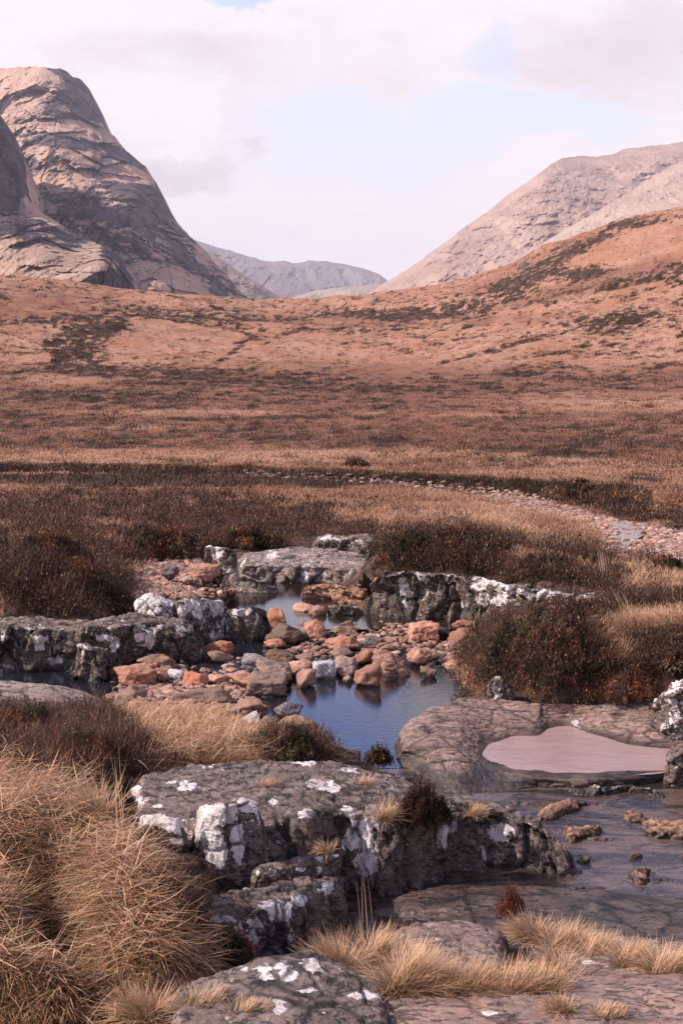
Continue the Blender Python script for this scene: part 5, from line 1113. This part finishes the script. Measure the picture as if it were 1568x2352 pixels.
yc = GRID[:-1, :-1, 1]
WT = WT0*(~UNDER[:-1, :-1])
RUSTK = rustness(GRID[:-1, :-1].reshape(-1, 3))
grassk = 1 - sstep(HV, .42, .56)
open_ = (1 - RK)*(1 - GR)
# far moor grass, one mass
P, k = strew(120000, WT*(yc > 42)*open_*grassk*np.clip(90/yc, .12, 1), rg); n = len(P); hvk = HV.ravel()[k]
big = np.clip(RUSTK[k]*1.0 + .15*fbm(P*.3, 3, seed=61) + .1, 0, 1); cc = pick(STRAW, n)*(1-big[:, None])*1.0 + pick(RUST, n)*big[:, None]; cc *= .74*(1 - .25*np.clip(hvk, 0, 1))[:, None]
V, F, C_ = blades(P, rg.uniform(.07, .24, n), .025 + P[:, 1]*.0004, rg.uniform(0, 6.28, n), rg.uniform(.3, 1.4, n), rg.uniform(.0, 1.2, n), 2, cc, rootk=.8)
tag(mesh('grass', V, F, LEAF, col=C_, smooth=False), 'pinkish straw-coloured moor grass covering the flat moor and low hills', 'grass', kind='stuff')
# far heather clumps, one mass
def flecks(base, wmin, r_, col):
    n = len(base); sc_ = np.maximum(.5, base[:, 1]/20)
    return blades(base, r_.uniform(.018, .05, n)*sc_, r_.uniform(.010, .024, n)*sc_, r_.uniform(0, 6.28, n), r_.uniform(0, 1.5, n), r_.uniform(-.5, .5, n), 1, col, rootk=.8, tipk=1.1)
def clumps(cen, R, H, m, pal, r_, wmin, seg=2, lf=(.25, .45), droop=(0, .9), rootk=.5):
    n = len(cen); N = n*m; id_ = np.repeat(np.arange(n), m)
    a = r_.uniform(0, 6.28, N); rr = np.sqrt(r_.rand(N)); RR = R[id_]
    base = cen[id_] + np.stack([np.cos(a)*rr*RR, np.sin(a)*rr*RR, H[id_]*np.sqrt(np.clip(1 - rr*rr, 0, 1))*r_.uniform(.1, .95, N)], 1)
    L = r_.uniform(*lf, N)*H[id_]*2
    base[:, 2] -= L*.35
    tn = np.array([(1, 1, 1), (1, 1, 1), (1.5, 1.25, 1.15), (.75, .78, .8), (1.9, 1.5, 1.35)])[r_.randint(0, 5, n)]
    col = pick(pal, N, r_)*np.repeat(tn*r_.uniform(.75, 1.25, n)[:, None], m, 0)
    fk = r_.rand(N) < (.55 if wmin < .02 else 0); top_ = base.copy(); top_[:, 2] += L*.5
    q1 = blades(base[~fk], L[~fk], np.maximum(wmin, base[~fk, 1]*.00038), r_.uniform(0, 6.28, (~fk).sum()), r_.uniform(.0, 1.3, (~fk).sum()), r_.uniform(*droop, (~fk).sum()), seg, col[~fk], rootk=rootk)
    return joinb([q1, flecks(top_[fk], wmin, r_, col[fk])]) if fk.any() else q1
P, k = strew(15000, WT*(yc > 42)*open_*sstep(HV, .46, .60)*np.clip(yc/100, .3, 1.6), rg); n = len(P)
V, F, C_ = clumps(P, rg.uniform(.25, .7, n)*(1 + P[:, 1]*.0012), rg.uniform(.16, .34, n), 20, HEA*.8, rg, .03)
tag(mesh('heather', V, F, HEATH, col=C_, smooth=False), 'dark brown heather scattered over the far moor and hillsides', 'heather', kind='stuff')
# scattered tufts inside the pale hillsides
P, k = strew(6500, WT*(yc > 60)*open_*grassk*sstep(HV, .10, .34), rg); n = len(P)
V, F, C_ = clumps(P, rg.uniform(.25, .8, n)*(1 + P[:, 1]*.0008), rg.uniform(.15, .35, n), 20, HEA*.75, rg, .03)
tag(mesh('heather', V, F, HEATH, col=C_, smooth=False), 'small dark heather tufts dotted over the pale grass of the low hills', 'heather', kind='stuff')
# mid-distance grass
P, k = strew(105000, WT*(yc > 13.5)*(yc <= 42)*open_*grassk, rg); n = len(P); hvk = HV.ravel()[k]
big = np.clip(.5 + .5*np.tanh(2*fbm(P*.5, 3, seed=63)) , 0, 1)*.5 + .22*RUSTK[k]; cc = pick(STRAW, n)*(1 - big[:, None]) + pick(RUST, n)*big[:, None]
flow = 2.4 + 2.2*fbm(P*.5, 2, seed=64)
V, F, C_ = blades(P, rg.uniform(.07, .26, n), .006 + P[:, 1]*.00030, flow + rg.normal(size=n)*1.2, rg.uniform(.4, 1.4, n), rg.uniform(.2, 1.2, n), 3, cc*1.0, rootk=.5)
tag(mesh('grass', V, F, LEAF, col=C_, smooth=False), 'tawny bent grass on the banks around the pools and river bend', 'grass', kind='stuff')
# mid-distance heather
P, k = strew(22000, WT*(yc > 12)*(yc <= 42)*open_*sstep(HV, .42, .58), rg); n = len(P)
V, F, C_ = clumps(P, rg.uniform(.12, .34, n), rg.uniform(.12, .34, n)*(1 + .5*np.clip(fbm(P*.7, 3, seed=66), -1, 1)), 17, HEA, rg, .005, lf=(.2, .5))
tag(mesh('heather', V, F, HEATH, col=C_, smooth=False), 'dense dark heather covering the banks on both sides of the rocky pools', 'heather', kind='stuff')
# near bank grass in matted tussocks
P, k = strew(2300, WT*(yc > 4)*(yc <= 14.5)*open_*grassk*(1 - HL)**2, rg); n = len(P); m = 62
id_ = np.repeat(np.arange(n), m); N = n*m; a = rg.uniform(0, 6.28, N); rr = np.sqrt(rg.rand(N))*.13
base = P[id_] + np.stack([np.cos(a)*rr, np.sin(a)*rr, .0*rr - .02], 1)
flow = (5.3 + 1.4*fbm(P*.9, 2, seed=65))[id_]
pal = np.concatenate([STRAW, STRAW, STRAW*1.1, STRAW*.6, GREEN, GREEN, RUST]); cl = pick(pal, N); tone = np.repeat(rg.uniform(.7, 1.15, n)[:, None]*np.array([(1, 1, 1), (1, 1, 1), (.75, .82, .6), (1.2, 1.14, 1.08), (.62, .55, .45)])[rg.randint(0, 5, n)], m, 0)
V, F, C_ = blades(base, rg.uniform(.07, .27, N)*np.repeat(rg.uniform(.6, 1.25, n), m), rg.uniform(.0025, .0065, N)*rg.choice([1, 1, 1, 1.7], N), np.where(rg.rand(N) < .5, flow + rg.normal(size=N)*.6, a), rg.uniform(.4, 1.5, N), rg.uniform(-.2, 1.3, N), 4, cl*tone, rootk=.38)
P2, k = strew(15000, WT*(yc > 4)*(yc <= 14.5)*open_*grassk*(1 - HL)**2, rg); n2 = len(P2); P2 = P2 + np.stack([0*P2[:, 0], 0*P2[:, 0], rg.uniform(.03, .17, n2)], 1)
cl2 = pick(np.concatenate([STRAW*1.1, STRAW, STRAW*.55, RUST]), n2)
T2 = blades(P2, rg.uniform(.12, .36, n2), rg.uniform(.004, .010, n2), rg.normal(size=n2)*.9 + np.where(rg.rand(n2) < .5, 5.9, 3.4) + 1.2*fbm(P2*.8, 2, seed=91), rg.uniform(1.05, 1.75, n2), rg.uniform(-.5, .7, n2), 3, cl2, rootk=.8)
V, F, C_ = joinb([(V, F, C_), T2])
tag(mesh('grass', V, F, LEAF, col=C_, smooth=False), 'long matted straw grass on the near left bank', 'grass', kind='stuff')
# near heather mixed in
P, k = strew(1500, WT*(yc > 4)*(yc <= 14.5)*open_*sstep(HV, .42, .6)*(1 - HL)**2, rg); n = len(P)
V, F, C_ = clumps(P, rg.uniform(.08, .2, n), rg.uniform(.12, .24, n), 60, HEA*1.15, rg, .003, seg=3, lf=(.4, .9))
tag(mesh('heather', V, F, HEATH, col=C_, smooth=False), 'dark wiry heather mixed into the grass at the left of the near bank', 'heather', kind='stuff')

# single plants
def bush(px, py, w_, h_, label, z=None, n=900, pal=HEA, name='heather_bush', cat='heather bush', wmin=.004, depth=.8, group=None, lf=(.25, .6), erect=.7):
    r_ = np.random.RandomState(int(px*7 + py) % 99991)
    c = gp(px, py)[0] if z is None else WZ(px, py, z)
    mpp = c[1]/FPX; R, H = w_*mpp/2, h_*mpp*.82
    c = c + np.array([0, R*depth*.6, 0])
    m = 9; N = n*m; id_ = np.repeat(np.arange(n), m)
    a = r_.uniform(0, 6.28, n); rr = np.sqrt(r_.rand(n)); lump = 1 + .22*np.sin(a*3 + px) + .18*np.sin(a*7 + py) + .12*r_.normal(size=n)
    rr = np.clip(rr, 0, 1); ph = r_.uniform(.35, 1, n)
    cx_ = np.stack([np.cos(a)*rr*R*lump*.85, np.sin(a)*rr*R*depth*lump*.85, H*np.sqrt(np.clip(1.02 - rr**2.2, 0, 1))*ph*.8*(1 + .28*np.sin(a*4 + rr*6 + px) + .12*r_.normal(size=n))], 1) + c
    gz = ground_z(cx_[:, 0], cx_[:, 1]) if z is None else np.full(n, c[2]); cx_[:, 2] = cx_[:, 2] - c[2] + gz
    aa = r_.uniform(0, 6.28, N)
    L = r_.uniform(*lf, N)*np.minimum(H, .35)*.62
    base = cx_[id_] + r_.normal(size=(N, 3))*np.array([.03, .03, .02])*R
    base[:, 2] -= L*.45
    pt = fbm(cx_*3.2, 3, seed=81); pg = fbm(cx_*2.1 + 5, 3, seed=82)
    hue = np.where(pg[:, None] > .18, np.array([1.5, 1.0, .8]), np.where(pg[:, None] < -.25, np.array([.8, .95, .7]), np.array([1., 1., 1.])))
    col = pick(pal, N, r_)*np.repeat(hue*np.clip(1.05 + 1.3*pt, .35, 2.2)[:, None], m, 0)
    W = np.maximum(wmin, base[:, 1]*.00030)*r_.uniform(.7, 1.3, N)
    fk = r_.rand(N) < .6; top_ = base.copy(); top_[:, 2] += L*.6; sk = ~fk; ns = sk.sum()
    V, F, C_ = joinb([blades(base[sk], L[sk], W[sk], aa[sk], r_.uniform(.0, 1.3, ns), r_.uniform(-.8, .8, ns), 2, col[sk], rootk=.6, tipk=1.25), flecks(top_[fk], wmin, r_, col[fk]*1.1)])
    o = mesh(name, V, F, HEATH, col=C_, smooth=False, loc=tuple(c)); return tag(o, label, cat, group)
REDH = np.array([(.10, .045, .03), (.14, .065, .045), (.07, .04, .03)])
for a in [
    (1130, 1585, 190, 125, 'rounded dark heather bush closest to the main pool, on its right bank', None, 2600),
    (1240, 1480, 250, 75, 'wide reddish heather mound behind the bush nearest the pool', None, 2600),
    (1290, 1598, 230, 85, 'dark heather bush overhanging the middle of the pink slab', None, 2400),
    (1430, 1604, 220, 50, 'dark heather bush below the straw patch on the right bank', None, 2200),
    (1550, 1560, 120, 50, 'heather bush at the right edge above the white and grey boulder', None, 1400),
    (1385, 1420, 200, 34, 'low heather growing over the thin right end of the rock wall', None, 1600),
    (560, 1262, 170, 60, 'blackish heather bush behind the squarish white-speckled boulder', None, 1800),
    (930, 1305, 150, 75, 'black heather bush between the dark crag and the tall wall', None, 1600),
    (1080, 1300, 260, 55, 'broad black heather bush behind the tall dark wall', None, 2200),
    (1250, 1322, 200, 50, 'low brown heather behind the right part of the wall', None, 1400),
    (230, 1395, 200, 95, 'big reddish brown heather bush above the left end of the rocky bed', None, 2600),
    (370, 1290, 190, 90, 'dark heather bush at the left head of the gravel', None, 2200),
    (120, 1300, 200, 90, 'dark heather bush high on the left bank', None, 2000),
    (1540, 1312, 90, 36, 'dark heather bush at the right edge beside the river stones', None, 800),
    (1330, 1138, 60, 26, 'round dark heather bush on the far bank where the river bends', None, 500),
    (820, 1072, 60, 18, 'small dark heather bush on the far stream bank at centre', None, 400)]:
    bush(a[0], a[1], a[2], a[3], a[4], a[5], a[6])
bush(680, 1748, 120, 92, 'grey-brown heather clump at the pool edge between grass and foreground slab', .42, 1500)
bush(868, 1762, 70, 62, 'small dark heather sprig between pool and pink slab', .35, 600)
bush(970, 1905, 130, 140, 'dark red-brown heather bush growing in the cleft of the foreground slab', .62, 1900, pal=REDH*.8)
bush(1175, 2110, 60, 105, 'thin wiry reddish plant rising before the wet bedrock', .15, 220, pal=REDH, lf=(.5, 1.0))
bush(522, 1402, 50, 62, 'thin rust-red twiggy plant at the left end of the upper pool', .1, 200, pal=REDH*1.5, lf=(.5, 1.0))
bush(425, 2010, 60, 90, 'dark green mossy heather in the cleft under the upright lichen boulder', .45, 500, pal=np.array([(.06, .06, .03), (.05, .04, .025)]))
bush(520, 2225, 150, 90, 'wiry brown heather in front of the lower rock block', .6, 1000, pal=HEA*1.2)
bush(190, 1760, 200, 110, 'dark heather bush on the near left bank at the head of the long grass', None, 1900)
bush(60, 1700, 180, 100, 'wiry red-brown heather at the left edge above the grass bank', None, 1700, pal=HEA*1.2)
def tussock(px, py, w_, h_, label, z=None, n=700, pal=None, lean=(.0, .6), name='grass_tussock', group=None, az0=None, spread=1.0, cur=(.1, 1.1)):
    r_ = np.random.RandomState(int(px*13 + py*3) % 99991)
    c = gp(px, py)[0] if z is None else WZ(px, py, z)
    mpp = c[1]/FPX; R, H = w_*mpp/2, h_*mpp; c = c + np.array([0, R*.4, -.02])
    pal = np.concatenate([STRAW, STRAW*1.1, STRAW, GREEN*1.1]) if pal is None else pal
    a = r_.uniform(0, 6.28, n); rr = np.sqrt(r_.rand(n))
    base = c + np.stack([np.cos(a)*rr*R*.62, np.sin(a)*rr*R*.4, 0*rr], 1)
    az = a + r_.normal(size=n)*.7
    if az0 is not None: az = np.where(r_.rand(n) < .6, az0 + r_.normal(size=n)*.5, az)
    V, F, C_ = blades(base, H*r_.uniform(.55, 1.3, n), r_.uniform(.003, .0065, n), az, rr*.45 + r_.uniform(*lean, n)*spread, r_.uniform(*cur, n), 4, pick(pal, n, r_), rootk=.4)
    return tag(mesh(name, V, F, LEAF, col=C_, smooth=False, loc=tuple(c)), label, 'grass tussock', group)
for px, py, w_, h_, z, lb, n in [
    (780, 2235, 120, 105, .62, 'leftmost tall green-tinged tussock on the bottom rocks', 900), (850, 2215, 90, 105, .55, 'upright pale tussock second from the left along the bottom rocks', 700),
    (925, 2292, 150, 150, .70, 'bushiest straw tussock in the bottom row, right of the white-spotted slab', 1300), (1010, 2285, 120, 95, .70, 'straw tussock right beside the bushiest one', 800),
    (1085, 2290, 130, 100, .70, 'brownish tussock in the middle of the bottom row', 900), (1165, 2298, 130, 105, .70, 'pale straw tussock just below the low pinkish rock hump', 1000),
    (1240, 2290, 120, 95, .70, 'straw tussock with green base at the right end of the middle row', 800), (1290, 2240, 110, 80, .58, 'short tussock in front of the dark gap between the rocks', 600),
    (1230, 2165, 130, 75, .20, 'bent tussock at the water side right of the low rock hump', 900), (1300, 2190, 140, 80, .30, 'tussock bending right at the stream edge, second of the upper row', 1000),
    (1370, 2205, 130, 75, .40, 'tussock in the middle of the upper right row', 800), (1450, 2225, 130, 75, .48, 'thick tussock before the pale banded shelf', 800),
    (1535, 2250, 140, 90, .58, 'greenish tussock at the right edge of the bottom row', 900), (1290, 2325, 110, 45, .78, 'low worn tussock on the flat shelf at the bottom right', 500), (1400, 2335, 130, 30, .78, 'lowest flat tussock near the bottom right corner', 400),
    (880, 1885, 70, 60, .72, 'small straw tussock left of the dark bush in the slab cleft', 400), (605, 1812, 70, 36, .80, 'small orange-brown tussock on top of the foreground slab', 300), (830, 1805, 60, 34, .74, 'little pale tussock near the far edge of the foreground slab', 250),
    (1090, 1872, 60, 40, .58, 'short pink-brown tussock right of the dark bush in the slab cleft', 250), (750, 1958, 50, 40, .72, 'tiny tussock in the crack at the front of the slab', 200), (225, 1885, 110, 120, 1.15, 'tallest upright pale tussock on the near left bank', 600),
    (330, 2350, 160, 100, .85, 'pale tussock leaning over the dark hollow in the bottom left corner', 900), (460, 2345, 150, 90, .88, 'straw tussock at the bottom edge beside the white-spotted slab', 800), (560, 2345, 110, 60, .95, 'low green-straw tussock at the foot of the white-spotted slab', 500),
    (1470, 1470, 170, 70, None, 'bright straw patch standing above the heather on the right bank', 2600), (1420, 1552, 110, 75, None, 'drooping straw tussock amid the dark heather on the right bank', 1600), (1540, 1350, 110, 45, None, 'pale tussock at the right edge beyond the heather bank', 900), (270, 1408, 70, 34, None, 'orange-brown tussock at the foot of the left heather bush', 500)]:
    tussock(px, py, w_, h_*.9, lb, z, n, az0=(.3 if int(px) % 3 else 2.9), lean=(.0, .9), cur=(-.2, 1.3))
def stalk(px, py, topx, topy, label, z=None, k=5, col=(.62, .42, .28), w_=.006):
    r_ = np.random.RandomState(int(px + py)); c = gp(px, py)[0] if z is None else WZ(px, py, z); mpp = c[1]/FPX; L = (py - topy)*mpp
    an = math.atan2((topx - px), (py - topy))
    P = c + r_.normal(size=(k, 3))*np.array([.05, .05, 0]); az = np.where(np.full(k, an) > 0, 0.0, math.pi) + r_.normal(size=k)*.3
    V, F, C_ = blades(P, L*r_.uniform(.75, 1.02, k), np.full(k, w_), az, np.full(k, abs(an)*.6) + r_.normal(size=k)*.05, np.full(k, abs(an)*.8), 8, np.tile(np.array(col), (k, 1)), rootk=.9, twist=0.)
    return tag(mesh('grass_stalk', V, F, LEAF, col=C_, smooth=False, loc=tuple(c)), label, 'grass stalks')
stalk(850, 2160, 838, 1960, 'three thin dry stalks rising before the dark water right of the lower block', .5, 4)
stalk(130, 1980, 40, 1650, 'long bent stalk crossing the heather at the near left', 1.2, 2)
stalk(280, 1960, 262, 1690, 'cluster of tall straw stalks above the long grass bank', 1.1, 6)
stalk(640, 1700, 668, 1560, 'fine stalks at the pool corner by the striped boulder', .4, 4, w_=.004)
stalk(470, 1660, 470, 1530, 'thin stalks standing in front of the broad speckled boulder', .2, 3, w_=.004)
stalk(60, 2200, 66, 1900, 'tall dark dead stem at the left edge of the grass bank', .9, 1, (.12, .08, .07), .012)
stalk(1390, 1340, 1378, 1262, 'tuft of fine upright stalks beside the river stones', None, 12, w_=.01)
stalk(1440, 1420, 1400, 1340, 'spray of thin pale stalks above the right heather bank', None, 6, w_=.008)
# haze
hz = bpy.data.materials.new('haze'); hz.use_nodes = True; t = NT(hz.node_tree); t.n.clear()
pv = t.node('ShaderNodeVolumePrincipled'); pv.inputs['Color'].default_value = (.78, .82, 1.0, 1); pv.inputs['Density'].default_value = 5.2e-5; pv.inputs['Anisotropy'].default_value = .2
ou = t.node('ShaderNodeOutputMaterial'); t.l.new(pv.outputs[0], ou.inputs['Volume'])
x0, x1, y0, y1, z0, z1 = -7200, 7200, -3200, 14200, -72, 800
V = np.array([(x, y, z) for x in (x0, x1) for y in (y0, y1) for z in (z0, z1)], float)
F = np.array([(0, 1, 3, 2), (4, 6, 7, 5), (0, 4, 5, 1), (2, 3, 7, 6), (0, 2, 6, 4), (1, 5, 7, 3)])
tag(mesh('haze', V, F, hz, smooth=False, loc=(0, 0, z0)), 'thin bluish air between the near moor and the far mountains', 'haze', kind='stuff')
